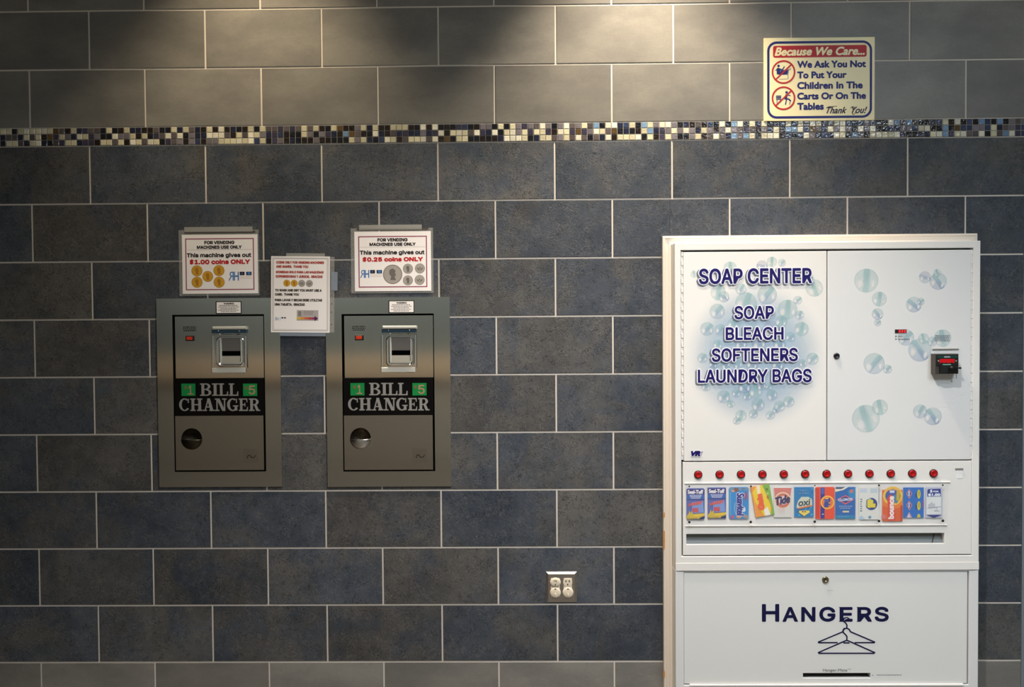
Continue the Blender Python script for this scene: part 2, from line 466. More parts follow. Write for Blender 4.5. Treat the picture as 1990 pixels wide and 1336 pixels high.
def wash_mat():
    m = mat('blue_wash_print', (174, 198, 218), 0.35); n = NT(m)
    uv = n.new('ShaderNodeUVMap'); sep = n.new('ShaderNodeSeparateXYZ'); n.link(uv.outputs[0], sep.inputs[0])
    x = n.math('MULTIPLY_ADD', sep.outputs[0], 2.0, -1.0); y = n.math('MULTIPLY_ADD', sep.outputs[1], 2.0, -1.0)
    r = n.math('SQRT', n.math('ADD', n.math('MULTIPLY', x, x), n.math('MULTIPLY', y, y)))
    tr = n.new('ShaderNodeBsdfTransparent'); mx = n.new('ShaderNodeMixShader'); n.link(n.ss(r, 0.4, 1.0, 0.72, 0.0), mx.inputs[0])
    n.link(tr.outputs[0], mx.inputs[1]); n.link(n.b.outputs[0], mx.inputs[2]); n.link(mx.outputs[0], n.n['Material Output'].inputs['Surface'])
    return m
WASH = wash_mat()

# ------------------------------------------------------------------ key rectangles (wall metres)
D_BODY = 0.085                                     # front of the vending machine frame
CH1 = rect(306.5, 580, 546, 947, 0.006)
CHW, CHH = CH1[1]-CH1[0], CH1[3]-CH1[2]
_c2 = rect(634, 578.5, 876, 946.4, 0.006)
CH2 = ((_c2[0]+_c2[1]-CHW)/2, (_c2[0]+_c2[1]+CHW)/2, (_c2[2]+_c2[3]-CHH)/2, (_c2[2]+_c2[3]+CHH)/2)
SB = rect(1312, 470.5, 1904, 1109, D_BODY)         # soap machine outline
HB = rect(1313, 1110.5, 1901, 1400, D_BODY)        # hanger machine outline
_cs = rect(1288, 456.5, 1898, 900, 0.015)
CASE_O = (_cs[0], _cs[1], 0.0, _cs[3])
XEND = at(1986.2, 950, 0.0)[0]

# ------------------------------------------------------------------ the wall
OPEN = [(CH1[0]+0.03, CH1[1]-0.03, CH1[2]+0.03, CH1[3]-0.03), (CH2[0]+0.03, CH2[1]-0.03, CH2[2]+0.03, CH2[3]-0.03),
        (SB[0]-0.003, SB[1]+0.003, 0.0, SB[3]+0.003)]
def cut(r, holes):
    out = [r]
    for h in holes:
        nxt = []
        for a in out:
            x0, x1, z0, z1 = a
            if h[0] >= x1 or h[1] <= x0 or h[2] >= z1 or h[3] <= z0: nxt.append(a); continue
            if h[0] > x0: nxt.append((x0, h[0], z0, z1))
            if h[1] < x1: nxt.append((h[1], x1, z0, z1))
            lo, hi = max(x0, h[0]), min(x1, h[1])
            if h[2] > z0: nxt.append((lo, hi, z0, h[2]))
            if h[3] < z1: nxt.append((lo, hi, h[3], z1))
        out = nxt
    return out
XL = -5.6
rnd = random.Random(7)
w = G()
for r in cut((XL, XEND, 0.0, CEIL), OPEN): w.box(r, -0.16, -0.0022, GROUT)
courses = [(-k-1, -k) for k in range(4)]                       # courses above line A, counted in TH
rows = []
def zv(v): return ZC-(v-CV)
for k in range(-3, 0): rows.append((zv(k*TH), zv((k+1)*TH), 'e' if k % 2 else 'o', SMOOTH))
rows.append((zv(0), zv(TH), 'o1', SMOOTH)); rows.append((zv(TH), zv(2*TH), 'e', SMOOTH))
v3 = 2*TH+TM
for k in range(9): rows.append((zv(v3+k*TH), zv(v3+(k+1)*TH), 'o' if k % 2 == 0 else 'e', SLATE))
rows.append((zv(v3+9*TH), 0.0, 'e', SMOOTH))
UO = {'e': 0.03803, 'o': 0.259322, 'o1': 0.265059}
J = 0.0031
for zt, zb, par, mt in rows:
    zt = min(zt, CEIL)
    x = UO[par]-CU
    while x > XL: x -= TW
    while x < XEND:
        a = (max(x+J, XL), min(x+TW-J, XEND), zb+J, zt-J)
        x += TW
        if a[1]-a[0] < 0.004 or a[3]-a[2] < 0.004: continue
        w.cur = (rnd.random()+0.01, rnd.random(), rnd.random())
        for q in cut(a, OPEN): w.box(q, -0.0024, 0.0, mt, 0.0009 if min(q[1]-q[0], q[3]-q[2]) > 0.01 else 0)
wall = struct(w.obj('wall_back', org=(0, 0, 0)))

# glass mosaic border
mz = G(); zt, zb = zv(2*TH), zv(2*TH+TM); pit = (zt-zb)/3
mz.box((XL, XEND, zb, zt), -0.0024, -0.0008, mat('mosaic_grout', (140, 134, 126), 0.8))
pal = [((206,198,166),27),((226,220,200),9),((16,16,24),16),((32,20,16),16),((30,34,58),12),((58,54,74),11),((86,78,78),10),((50,60,88),5),((112,106,112),8),((90,68,36),3),((110,140,172),4)]
x = XL
while x < XEND-0.004:
    for k in range(3):
        fr = min(max((x+1.9)/3.8, 0), 1)
        ws = [c[1]*(1+1.6*fr) if c[0] in ((226,220,200),(112,106,112)) else c[1]*4.2*fr**2 if c[0] in ((110,140,172),(50,60,88)) else c[1]*(1.15-0.4*fr) for c in pal]  # more blue and pale cells rightward, painting in the cool reflection there
        c = rnd.choices(pal, ws)[0][0]
        j = rnd.uniform(0.8, 1.2); l = lin(c); mz.cur = (min(l[0]*j, 1)+1e-4, min(l[1]*j, 1), min(l[2]*j, 1))
        mz.box((x+0.0012, min(x+pit-0.0012, XEND), zb+k*pit+0.0012, zb+(k+1)*pit-0.0012), -0.0008, 0.0012, MOSAIC, 0.0022 if False else 0.0012)
    x += pit
struct(mz.obj('trim_1', org=(0, 0, zb)))

# metal edge strip that closes the tiled wall on the right
e = G(); e.box((XEND, XEND+0.011, 0.0, CEIL), -0.16, 0.003, mat('edge_trim_metal', (150, 160, 168), 0.4, 0.6), 0.001)
struct(e.obj('trim_3'))

# rest of the room, behind and around the camera
PAINT = mat('room_paint', (140, 148, 145), 0.8); PAINT_D = mat('room_paint_dim', (110, 108, 100), 0.8)
CEILM = mat('ceiling_white', (205, 203, 198), 0.9); FLOORM = mat('floor_tile', (96, 90, 82), 0.45)
X0R, X1R, Y0R, Y1R = -5.6, 5.2, -6.5, 1.6
def slab3(name, x0, x1, y0, y1, z0, z1, m):
    g = G(); g.box((x0, x1, z0, z1), -y1, -y0, m); return struct(g.obj(name))
slab3('floor', X0R, X1R, Y0R, Y1R, -0.1, 0.0, FLOORM)
slab3('ceiling', X0R, X1R, Y0R, Y1R, CEIL, CEIL+0.1, CEILM)
slab3('wall_left', X0R-0.1, X0R, Y0R, Y1R, 0.0, CEIL, PAINT_D)
slab3('wall_right', X1R, X1R+0.1, Y0R, Y1R, 0.0, CEIL, PAINT)
slab3('wall_front', X0R, X1R, Y0R-0.1, Y0R, 0.0, CEIL, PAINT)
slab3('wall_hall', X0R, X1R, Y1R, Y1R+0.1, 0.0, CEIL, PAINT)
slab3('trim_4', X0R, X1R, Y0R, Y0R+0.06, 0.89, 1.14, mat('reflected_warm_rail', (252, 222, 186), 0.5))  # unseen rail added to give the steel its warm reflected band
slab3('trim_5', X0R, X1R, Y0R, Y0R+0.03, 0.0, 0.92, mat('reflected_wainscot', (196, 188, 174), 0.6))  # unseen wainscot added, its tone set for the steel's lower reflection

for (lx, ly, sx, sy, st, c) in FILL_PANELS:
    m = bpy.data.materials.new('fill_diffuser'); m.use_nodes = True
    b = m.node_tree.nodes['Principled BSDF']; b.inputs['Base Color'].default_value = (0.8,0.8,0.8,1)
    b.inputs['Emission Color'].default_value = (*c, 1); b.inputs['Emission Strength'].default_value = st
    side = 'warm' if c[0] > c[2] else 'cool'
    t = thing('added_fill_panel', '%s white fill panel added in the ceiling above x %.1f' % (side, lx), 'ceiling light', (lx, ly, CEIL-0.03), 'added fill panels')
    t['label'] = {1.0: 'added white fill panel nearest the tiled wall', 2.1: 'added cool fill panel above the right of the room',
                  0.4: 'added white fill panel behind the viewer', -2.2: 'added dim fill panel at the back left'}[lx]
    g = G(); z1 = CEIL-0.012
    fr = mat('lamp_frame', (225, 225, 222), 0.5)
    for (a, b_, c_, d_) in ((lx-sx/2-.03, lx+sx/2+.03, ly-sy/2-.03, ly-sy/2), (lx-sx/2-.03, lx+sx/2+.03, ly+sy/2, ly+sy/2+.03),
                          (lx-sx/2-.03, lx-sx/2, ly-sy/2, ly+sy/2), (lx+sx/2, lx+sx/2+.03, ly-sy/2, ly+sy/2)):
        g.box((a, b_, CEIL-0.03, CEIL), -d_, -c_, fr)
    g.obj('frame', t)
    g = G(); g.box((lx-sx/2, lx+sx/2, CEIL-0.022, CEIL-0.002), -(ly+sy/2), -(ly-sy/2), m); g.obj('diffuser', t)
for i, (lx, ld, lw, lc, cone, blend) in enumerate(DOWNLIGHTS):
    g = G(); fr = mat('lamp_frame', (225, 225, 222), 0.5)
    for k in range(24):
        A, B = 2*math.pi*k/24, 2*math.pi*(k+1)/24
        P = lambda r, a, z: (lx+r*math.cos(a), -ld+r*math.sin(a), z)
        g.face([P(.075,A,CEIL-.001), P(.075,B,CEIL-.001), P(.055,B,CEIL-.012), P(.055,A,CEIL-.012)], fr)
        g.face([P(.055,A,CEIL-.012), P(.055,B,CEIL-.012), P(.05,B,CEIL-.001), P(.05,A,CEIL-.001)], fr)
    tag(g.obj('downlight_ring'), ['round recessed downlight above the bill changers', 'round recessed downlight between changers and soap machine', 'round recessed downlight over the middle of the room', 'round recessed downlight before the soap machine'][i] if i < 4 else 'one of four downlights added to light the opposite wall for reflections', 'downlight', 'recessed downlights')

# ------------------------------------------------------------------ bill changers
def relx(px, py, d): # photograph position on the first changer -> offset from its plate's lower left
    p = at(px, py, d); return (p[0]-CH1[0], p[1]-CH1[2])
def serif_text(g, cells, d, m, bold, slab, ht, fk='sans'):
    """capitals with slab serifs; cells = [(letter, rect)]"""
    S = {'B':[(0.0,1),(0.0,0)], 'I':[(.5,1),(.5,0)], 'L':[(.12,1),(.12,0)], 'H':[(.1,1),(.1,0),(.9,1),(.9,0)], 'A':[(.08,0),(.92,0)],
         'N':[(.1,1),(.1,0),(.9,1)], 'E':[(.05,1),(.05,0)], 'R':[(.05,1),(.05,0),(.95,0)], 'C':[], 'G':[], 'S':[]}
    for ch, r in cells:
        g.text(ch, (r[0]+(slab if ch in 'BLHANERI' else 0)*0.5, r[1]-(slab if ch in 'HANI' else 0)*0.5, r[2], r[3]), d, m, bold, 0, fk)
        d2 = d; d = d+.0003
        for fx, top in S.get(ch, []):
            cx = r[0]+slab*0.6+fx*(r[1]-r[0]-slab*1.2); hw = slab*1.25
            z = r[3] if top else r[2]+ht
            g.poly([(max(cx-hw, r[0]-slab*.2), z-ht), (min(cx+hw, r[1]+slab*.2), z-ht), (min(cx+hw, r[1]+slab*.2), z), (max(cx-hw, r[0]-slab*.2), z)], d, m)
        if ch in 'CGS' and fk == 'sans':
            g.poly([(r[1]-slab*0.9, r[3]-(r[3]-r[2])*0.34), (r[1]-slab*0.2, r[3]-(r[3]-r[2])*0.34), (r[1]-slab*0.2, r[3]), (r[1]-slab*0.9, r[3]-(r[3]-r[2])*.1)], d, m)
        if ch == 'S' and fk == 'sans':
            g.poly([(r[0]+slab*0.2, r[2]), (r[0]+slab*0.9, r[2]+(r[3]-r[2])*.1), (r[0]+slab*0.9, r[2]+(r[3]-r[2])*0.34), (r[0]+slab*0.2, r[2]+(r[3]-r[2])*0.34)], d+2e-5, m)
        d = d2

def slab_type(g, cells, d, m):
    """bold Clarendon-like capitals drawn from strokes"""
    R_ = lambda x0, x1, z0, z1: [(x0,z0),(x1,z0),(x1,z1),(x0,z1)]
    def bowl(cx, cz, rx, rz, tx, tz, a0, a1, n=16):
        o = circ(cx, cz, rx, rz, n, a0, a1); i = circ(cx, cz, rx-tx, rz-tz, n, a0, a1)
        return [[o[k], o[k+1], i[k+1], i[k]] for k in range(n-1)]
    T = .10
    GL = {'I': [R_(.26,.74,0,1), R_(0,1,0,T), R_(0,1,1-T,1)],
          'L': [R_(.13,.40,0,1), R_(0,.97,0,T), R_(0,.56,1-T,1), [(.78,0),(.97,0),(.97,.36),(.88,.36)]],
          'B': [R_(.12,.37,0,1), R_(0,.56,0,T), R_(0,.54,1-T,1), R_(.3,.6,.47,.56)]+bowl(.53,.75,.37,.25,.22,T,-90,90)+bowl(.55,.265,.43,.265,.24,T,-90,90),
          'H': [R_(.1,.34,0,1), R_(.66,.9,0,1), R_(.3,.7,.45,.55)]+[R_(x,x+.44,z,z+T) for x in (0,.56) for z in (0,1-T)],
          'A': [[(.13,0),(.24,0),(.54,1),(.43,1)], [(.64,0),(.92,0),(.62,1),(.38,1)], R_(.26,.72,.27,.36), R_(0,.36,0,T), R_(.56,1,0,T)],
          'N': [R_(.13,.24,0,1), R_(.77,.88,0,1), [(.62,0),(.88,0),(.4,1),(.12,1)], R_(0,.38,0,T), R_(0,.34,1-T,1), R_(.62,1,1-T,1)],
          'E': [R_(.12,.38,0,1), R_(0,.92,0,T), R_(0,.88,1-T,1), R_(.3,.64,.45,.55), R_(.6,.68,.34,.66), [(.76,0),(.92,0),(.95,.33),(.87,.33)], [(.72,1),(.83,.69),(.91,.69),(.88,1)]],
          'R': [R_(.12,.36,0,1), R_(0,.5,0,T), R_(0,.5,1-T,1), R_(.3,.58,.44,.53), [(.66,0),(.92,0),(.68,.5),(.44,.5)], R_(.68,1,0,T)]+bowl(.5,.73,.37,.27,.23,T,-90,90),
          'C': bowl(.52,.5,.52,.51,.25,T,48,322,28)+[[(.80,.64),(.92,.64),(.92,.98),(.84,.98)]],
          'G': bowl(.5,.5,.5,.51,.25,T,52,312,28)+[[(.78,.64),(.88,.64),(.88,.98),(.80,.98)], R_(.66,.90,.03,.42), R_(.52,1,.36,.45)]}
    for ch, r in cells:
        for k, pl in enumerate(GL[ch]):
            P = [(r[0]+x*(r[1]-r[0]), r[2]+z*(r[3]-r[2])) for x, z in pl]
            if sum(a[0]*b[1]-b[0]*a[1] for a, b in zip(P, P[1:]+P[:1])) < 0: P = P[::-1]
            g.poly(P, d+1.2e-5*k, m)
def changer(P, label, label_dx, lip_mat):
    root = thing('bill_changer', label, 'bill changer', ((P[0]+P[1])/2, 0.0, P[2]), 'bill changers set in the tiled wall')
    def q(x0, y0, x1, y1, d=0.006):
        r = rect(x0, y0, x1, y1, d); ox, oz = P[0]-CH1[0], P[2]-CH1[2]
        return (r[0]+ox, r[1]+ox, r[2]+oz, r[3]+oz)
    def pt(x, y, d=0.006):
        p = at(x, y, d); return (p[0]+P[0]-CH1[0], p[1]+P[2]-CH1[2])
    hole = q(337.2, 611.6, 515.2, 917.3)
    g = G(); g.frame(P, hole, 0.0, 0.006, STEEL, 0.0); g.obj('face_plate', root)
    g = G(); g.box((hole[0]-.004, hole[1]+.004, hole[2]-.004, hole[3]+.004), -0.0285, -0.0275, DARK)
    ho = (hole[0]-.004, hole[1]+.004, hole[2]-.004, hole[3]+.004)
    g.frame(ho, hole, -0.0275, 0.0, DARK); g.obj('cabinet', root)
    up = q(340.2, 615, 512.4, 735.6); lo = q(341, 808.6, 512.4, 914.4); mid = q(339.4, 736.2, 513, 808)
    g = G(); g.box(up, -0.004, 0.005, STEEL, 0.0006); door = g.obj('upper_door', root)
    # lower door with the round opening of the coin cup
    c = pt(372.5, 853, 0.005); R = 20.3*PX
    angs = sorted(set([2*math.pi*k/48 for k in range(48)] + [math.atan2(z-c[1], x-c[0]) % (2*math.pi) for x in lo[:2] for z in lo[2:]]))
    outer = []; inner = []
    for a in angs:
        dx, dz = math.cos(a), math.sin(a)
        t = min(((lo[1]-c[0])/dx if dx > 1e-9 else (lo[0]-c[0])/dx if dx < -1e-9 else 9), ((lo[3]-c[1])/dz if dz > 1e-9 else (lo[2]-c[1])/dz if dz < -1e-9 else 9))
        outer.append((c[0]+dx*t, c[1]+dz*t)); inner.append((c[0]+dx*R, c[1]+dz*R))
    g = G(); g.ringslab(outer, inner, -0.004, 0.005, STEEL2); g.obj('lower_door', root)
    g = G(); g.lathe(c[0], c[1], [(R*math.cos(a)*1.0+1e-9, 0.0045-0.030*math.sin(a)) for a in [math.pi/2*k/8 for k in range(9)]], mat('cup_metal', (92, 84, 74), 0.3, 0.9), 40)
    cup = g.obj('coin_cup', root)
    g = G()   # scoop lip: lower quarter dome
    n, k = 24, 8; rl = R*1.02
    grid = []
    for i in range(n+1):
        th = math.pi+math.pi*i/n
        grid.append([(c[0]+rl*math.cos(th)*math.cos(ph), -(0.005+0.024*math.sin(ph)), c[1]-0.002+rl*math.sin(th)*math.cos(ph)*(1.0)+(0.0)) for ph in [math.pi/2*j/k for j in range(k+1)]])
    for i in range(n):
        for j in range(k): g.face([grid[i][j], grid[i+1][j], grid[i+1][j+1], grid[i][j+1]], lip_mat, True)
    lip = g.obj('lip', cup)
    mo = lip.modifiers.new('thick', 'SOLIDIFY'); mo.thickness = 0.0015
    g = G(); r = q(473, 873.2, 501, 900.6, 0.0055); g.box(r, 0.005, 0.0056, mat('steel_badge', (170, 164, 156), 0.13, 1.0))
    sq = [pt(480.5, 891, 0.006), pt(481.5, 886, 0.006), pt(485.5, 885.2, 0.006), pt(488, 889.6, 0.006), pt(493, 890, 0.006), pt(496.5, 886, 0.006)]
    g.line(sq, 1.5*PX, 0.0059, BLACK); g.obj('maker_badge', root)
    # black name panel
    g = G(); g.box(mid, -0.004, 0.0062, BLACKP, 0.0005); pan = g.obj('name_panel', root)
    SIL = ink((138, 136, 132)); g = G(); d = 0.0066
    def cells(s, x0, x1, y0, y1, ws):
        tot = sum(ws); x = x0; out = []
        for ch, wd_ in zip(s, ws):
            x2 = x+(x1-x0)*wd_/tot; out.append((ch, q(x+.4, y0, x2-.4, y1, d))); x = x2
        return out
    slab_type(g, cells('BILL', 388.3, 464, 745.5, 769.8, [1.12, .62, .95, .95]), d, SIL)
    slab_type(g, cells('CHANGER', 347.6, 506, 774.8, 799.2, [1.0, 1.12, 1.08, 1.1, 1.05, .9, 1.05]), d, SIL)
    g.obj('lettering', pan)
    GRN = ink((12, 128, 62)); TAN = ink((160, 128, 98))
    for (x0, x1, num, nx0, nx1, sx) in ((352.6, 379.7, '1', 365, 374.6, 358), (472.4, 499.7, '5', 483.3, 496.2, 475.6)):
        g = G(); g.box(q(x0, 746, x1, 770, 0.0065), 0.0062, 0.0068, GRN)
        g.text(num, q(nx0+(1.5 if num == '1' else 0), 749.5, nx1-(1 if num == '1' else 0), 767.4, 0.007), 0.0071, TAN, 0.55*PX, 0, 'grotesk')
        if num == '1': g.rect(q(nx0-.5, 765.2, nx1+1, 767.4, 0.007), 0.0071, TAN)
        g.text('$', q(sx, 750.4, sx+5.4, 758, 0.007), 0.0071, ink((128, 96, 60)), 0.2*PX)
        g.obj('denomination_badge', pan)['label'] = 'green square with tan numeral %s' % num
    # warning plate
    lx = label_dx
    g = G(); g.box(q(419.3+lx, 585.6, 469.4+lx, 610.6), 0.006, 0.0072, BLACK, 0.0006)
    g.rect(q(421+lx, 587.4, 467.7+lx, 608.6, .0074), 0.0074, PAPER)
    g.text('WARNING', q(434.5+lx, 588.6, 454.5+lx, 592, .0076), 0.0076, ink((70, 62, 58)), .25*PX)
    g.squiggle(q(424+lx, 593, 465+lx, 608, .0076), 0.0076, ink((150, 138, 130)), 5, 5)
    g.obj('warning_label', root)
    g = G(); g.squiggle(q(353.6, 635, 383, 645.4, .0055), 0.0053, ink((34, 34, 32)), 9, 3); g.obj('small_print', door)
    g = G(); r = q(360.3, 653, 377.3, 663.2, .008); g.box(r, 0.005, 0.0085, BLACK, 0.001)
    led = mat('red_indicator', (205, 52, 20), 0.3); g.box(q(362.3, 654.9, 374, 661, .009), 0.008, 0.0092, led, 0.0004); g.obj('indicator_light', root)
    # bill acceptor
    g = G(); plate = [pt(410.8, 725.4), pt(477, 725.4), pt(480, 706), pt(480, 650), pt(411.5, 650), pt(411.5, 706)]
    g.slab(plate, 0.005, 0.010, STEEL, 0.001)
    acc = g.obj('bill_acceptor', root)
    g = G(); g.box(q(411.4, 634.7, 477.6, 640.8, .026), 0.005, 0.024, mat('satin_chrome', (222, 220, 212), 0.22, 0.45), 0.003)
    for sx in (424, 464.5):
        p = pt(sx, 643.5, .02); g.lathe(p[0], p[1], [(.0036, .018), (.0036, .021), (.002, .0225), (0, .0228)], CHROME, 12)
    g.obj('hinge_bar', acc)
    g = G(); g.box(q(411, 641, 478, 648, .018), 0.005, 0.018, mat('tinted_bar', (58, 84, 104), 0.12, 0.6), 0.0015)
    arc = [pt(425.7+37*t, 650+1.8*math.sin(math.pi*t), .02)+(0.016,) for t in [k/10 for k in range(11)]]
    g.tube(arc, .0022, CHROME); g.obj('cover_hinge', acc)
    g = G(); SAT = mat('satin_chrome', (222, 220, 212), 0.22, 0.45)
    oR, iR = q(419.6, 655, 474.6, 713.6, .016), q(427, 657.5, 469.4, 708.6, .016)
    g.ringslab(rpts(*oR, 9*PX), rpts(*iR, 5*PX), .010, .0175, CHROME, .0035)
    g.ringslab(rpts(*iR, 5*PX), rpts(iR[0]+3.6*PX, iR[1]-2.4*PX, iR[2]+2.6*PX, iR[3]-2*PX, 4*PX), .010, .0145, SAT, .0012)
    for x0, x1 in ((411.4, 416), (475.6, 479.4)): g.box(q(x0, 652, x1, 716, .013), .010, .0128, CHROME, .001)
    g.obj('bezel', acc)
    g = G()
    top = q(431, 656, 467, 682.6, .012)
    g.face([(top[0], -.0155, top[3]), (top[0], -.011, top[2]), (top[1], -.011, top[2]), (top[1], -.0155, top[3])], mat('acceptor_grey', (126, 122, 120), 0.3, 0.5))
    g.rect(q(431.5, 682.4, 467, 692.6, .012), 0.0106, mat('slot_black', (5, 5, 6), 0.9, 0, 0.0))
    to = q(431.5, 692.2, 467, 706.4, .012)
    g.rect(q(428, 655, 469, 708, .0108), .0103, mat('acceptor_grey', (126, 122, 120), 0.3, 0.5))
    g.face([(to[0], -.0165, to[2]), (to[1], -.0165, to[2]), (to[1], -.0112, to[3]), (to[0], -.0112, to[3])], mat('acceptor_tongue', (196, 192, 182), 0.28, 0.6))
    g.box(q(411, 715.4, 477, 725.4, .014), .010, .0135, mat('satin_chrome', (222, 220, 212), 0.22, 0.45), .0018)
    g.obj('bill_slot', acc)
    return root
changer(CH1, 'stainless bill changer below the $1.00 coins notice, with its coin cup lip coloured for a dark reflection', 0, mat('cup_lip_dark_reflect', (66, 62, 50), 0.35, 1.0))  # lip colour darkened to stand for a dim reflection
changer(CH2, 'stainless bill changer below the $0.25 coins notice, with its coin cup lip coloured for a bright reflection', 6.0, mat('cup_lip_bright_reflect', (196, 194, 192), 0.22, 1.0))  # same lip, colour brightened to stand for a bright reflection

# ------------------------------------------------------------------ notices in plastic sleeves
MAG = ink((150, 72, 98)); INK = ink((40, 32, 34)); REDI = ink((196, 40, 44)); LOGO = ink((58, 118, 186)); NAVY = ink((24, 26, 52)); OLIVE = ink((66, 58, 44)); BRICK = ink((178, 62, 54))
GOLD = mat('gold_print', (214, 160, 44), 0.4); GOLD2 = mat('gold_print_dark', (176, 120, 26), 0.4)
SILV = mat('silver_print', (172, 164, 156), 0.4); SILV2 = mat('silver_print_dark', (112, 106, 102), 0.4)
def coin(g, x, y, r, d, a, b, seed=0):
    p = at(x, y, d); R = r*PX
    g.poly(circ(*p, R, n=28), d, b); g.poly(circ(*p, R*.93, n=28), d+.00015, a)
    if seed % 2 == 0:    # head in profile
        g.poly([(p[0]+R*u, p[1]+R*v) for u, v in ((-.25,-.6),(.35,-.6),(.2,-.25),(.36,-.05),(.25,.1),(.3,.4),(0,.62),(-.32,.45),(-.36,.05),(-.15,-.2))], d+.0003, b)
    else:                # eagle
        g.poly([(p[0]+R*u, p[1]+R*v) for u, v in ((0,-.5),(.14,-.1),(.6,.25),(.5,-.15),(.2,-.35)) ], d+.0003, b)
        g.poly([(p[0]+R*u, p[1]+R*v) for u, v in ((-.2,-.35),(-.5,-.15),(-.6,.25),(-.14,-.1),(0,-.5)) ], d+.0003, b)
        g.poly(circ(p[0], p[1]+R*.15, R*.16, n=10), d+.0003, b)
def border(g, x0, y0, x1, y1, wpx, d, m):
    o = rect(x0, y0, x1, y1, d); t = wpx*PX
    P = lambda r: [(r[0],r[2]),(r[1],r[2]),(r[1],r[3]),(r[0],r[3])]
    g.band(P(o), P((o[0]+t, o[1]-t, o[2]+t, o[3]-t)), d, m)
def logo(g, x0, y0, x1, y1, bx, d):
    w_ = x1-x0
    g.text('R', rect(x0+w_*.5, y0, x0, y1, d), d, LOGO)                    # mirrored R
    vs = rect(x0, y0, x1, y1, d)
    g.text('H', rect(x0+w_*.52, y0, x1, y1, d), d, LOGO, .3*PX)
    g.rect(rect(bx, y0, bx+9.4, y0+6.8, d), d, NAVY); g.rect(rect(bx+3, y0+1.5, bx+6, y0+5, d), d+.0001, ink((90, 96, 120)))
    g.rect(rect(bx+12.6, y0, bx+23, y0+6.8, d), d, NAVY); g.rect(rect(bx+15, y0+.8, bx+21, y0+5.6, d), d+.0001, ink((70, 128, 190)))
    for k in range(2): g.rect(rect(bx, y0+9+k*3, bx+23, y0+10+k*3, d), d, ink((226, 206, 200)))
def sleeve(root, x0, y0, x1, y1, tape, d=0.0):
    g = G(); g.box(rect(x0, y0, x1, y1, .003), 0.0006, 0.0026, SLEEVE); g.obj('plastic_sleeve', root)
    for (a, b, c_, e_, m) in tape:
        g = G(); g.box(rect(a, b, c_, e_, .004), 0.0028, 0.0034, m); g.obj('tape_strip', root)
def vending_notice(paper, slv, tape, bord, dx, lines, coins, lg, label):
    o = rect(*paper, .004)
    root = thing('paper_notice', label, 'notice', ((o[0]+o[1])/2, 0, o[2]), 'paper notices in plastic sleeves')
    sleeve(root, *slv, [(*tape, TAPE)])
    g = G(); g.box(o, 0.0027, 0.0032, PAPER); d = 0.0033
    g.rect(rect(paper[0]+4, paper[1]-6.5, paper[2]-5, paper[1]-2.5, .003), .0029, ink((84, 78, 72)))
    border(g, *bord, 2.0, d, MAG)
    g.rect(rect(bord[0]+3, lines[2][2]-6.5, bord[2]-3, lines[2][2]-5.9, d), d, ink((205, 192, 190)))
    for (s, x0, y0, x1, y1, m, b) in lines: g.text(s, rect(x0, y0, x1, y1, d), d, m, b*PX, 0, 'grotesk')
    for k, c in enumerate(coins): coin(g, c[0], c[1], c[2], d, GOLD if c[3] else SILV, GOLD2 if c[3] else SILV2, c[4])
    logo(g, *lg, d)
    g.obj('printed_sheet', root)
vending_notice((354, 456, 501, 571), (347.8, 447, 503.2, 575), (357.7, 441, 490.5, 451), (360.5, 463.3, 493.8, 564), 0,
    [('FOR VENDING', 397, 468.2, 455.4, 475, INK, .55), ('MACHINES USE ONLY', 382.5, 477.3, 469.8, 484, INK, .55),
     ('This machine gives out', 362.7, 491.8, 488.2, 502.4, INK, .6), ('$1.00 coins ONLY', 368.4, 503.6, 486, 514.8, REDI, .85)],
    [(382.7, 526.8, 10.8, 1, 0), (425.4, 526.2, 10.8, 1, 0), (403.7, 537.6, 10.6, 1, 0), (382.9, 548.9, 10.8, 1, 0), (425.8, 548.8, 10.8, 1, 0)],
    (443.9, 528.4, 464.1, 545.6, 465.8), 'white notice "$1.00 coins ONLY" with five gold coins, above the left bill changer')
vending_notice((689, 450, 837.6, 566), (682, 443.5, 841.8, 569.8), (697.7, 437, 819.6, 446.8), (696.6, 458.9, 830, 558.8), 0,
    [('FOR VENDING', 733.5, 463, 792, 469.8, INK, .55), ('MACHINES USE ONLY', 718, 471.7, 807.8, 478.3, INK, .55),
     ('This machine gives out', 698.9, 486.6, 825, 497, INK, .6), ('$0.25 coins ONLY', 704.4, 499, 822.2, 509.6, REDI, .85)],
    [(763, 533.5, 18.8, 0, 0), (792.7, 522.6, 9.7, 0, 0), (816, 522, 9.7, 0, 1), (792.7, 545.2, 9.7, 0, 0), (815.5, 544.4, 9.7, 0, 1)],
    (699.7, 525, 717.5, 540.5, 719.3), 'white notice "$0.25 coins ONLY" with silver coins, above the right bill changer')
# the upright notice between the two machines, hung slightly clockwise
o = rect(526.6, 498.4, 640.6, 646.6, .010)
root = thing('paper_notice', 'upright white notice with red and dark print hung between the two bill changers', 'notice', ((o[0]+o[1])/2, 0, (o[2]+o[3])/2), 'paper notices in plastic sleeves', math.radians(0.9))
g = G(); g.box(rect(526, 499, 649.5, 646, .008), 0.0065, 0.0078, SLEEVE)
for yy in (520, 540, 562, 572, 590, 606, 630):
    p = at(645, yy, .008); g.poly(circ(*p, 1.1*PX, n=10), .0080, ink((96, 92, 88)))
g.obj('plastic_sleeve', root)
for (a, b, c_, e_, m) in ((555, 492.4, 630, 499.5, TAPE), (545, 646, 634, 653.5, TAPE_B), (643.5, 528, 655.5, 564, TAPE_B)):
    g = G(); g.box(rect(a, b, c_, e_, .0085), 0.0080, 0.0085, m); g.obj('tape_strip', root)
g = G(); g.box(o, 0.0080, 0.0088, PAPER); d = .0089
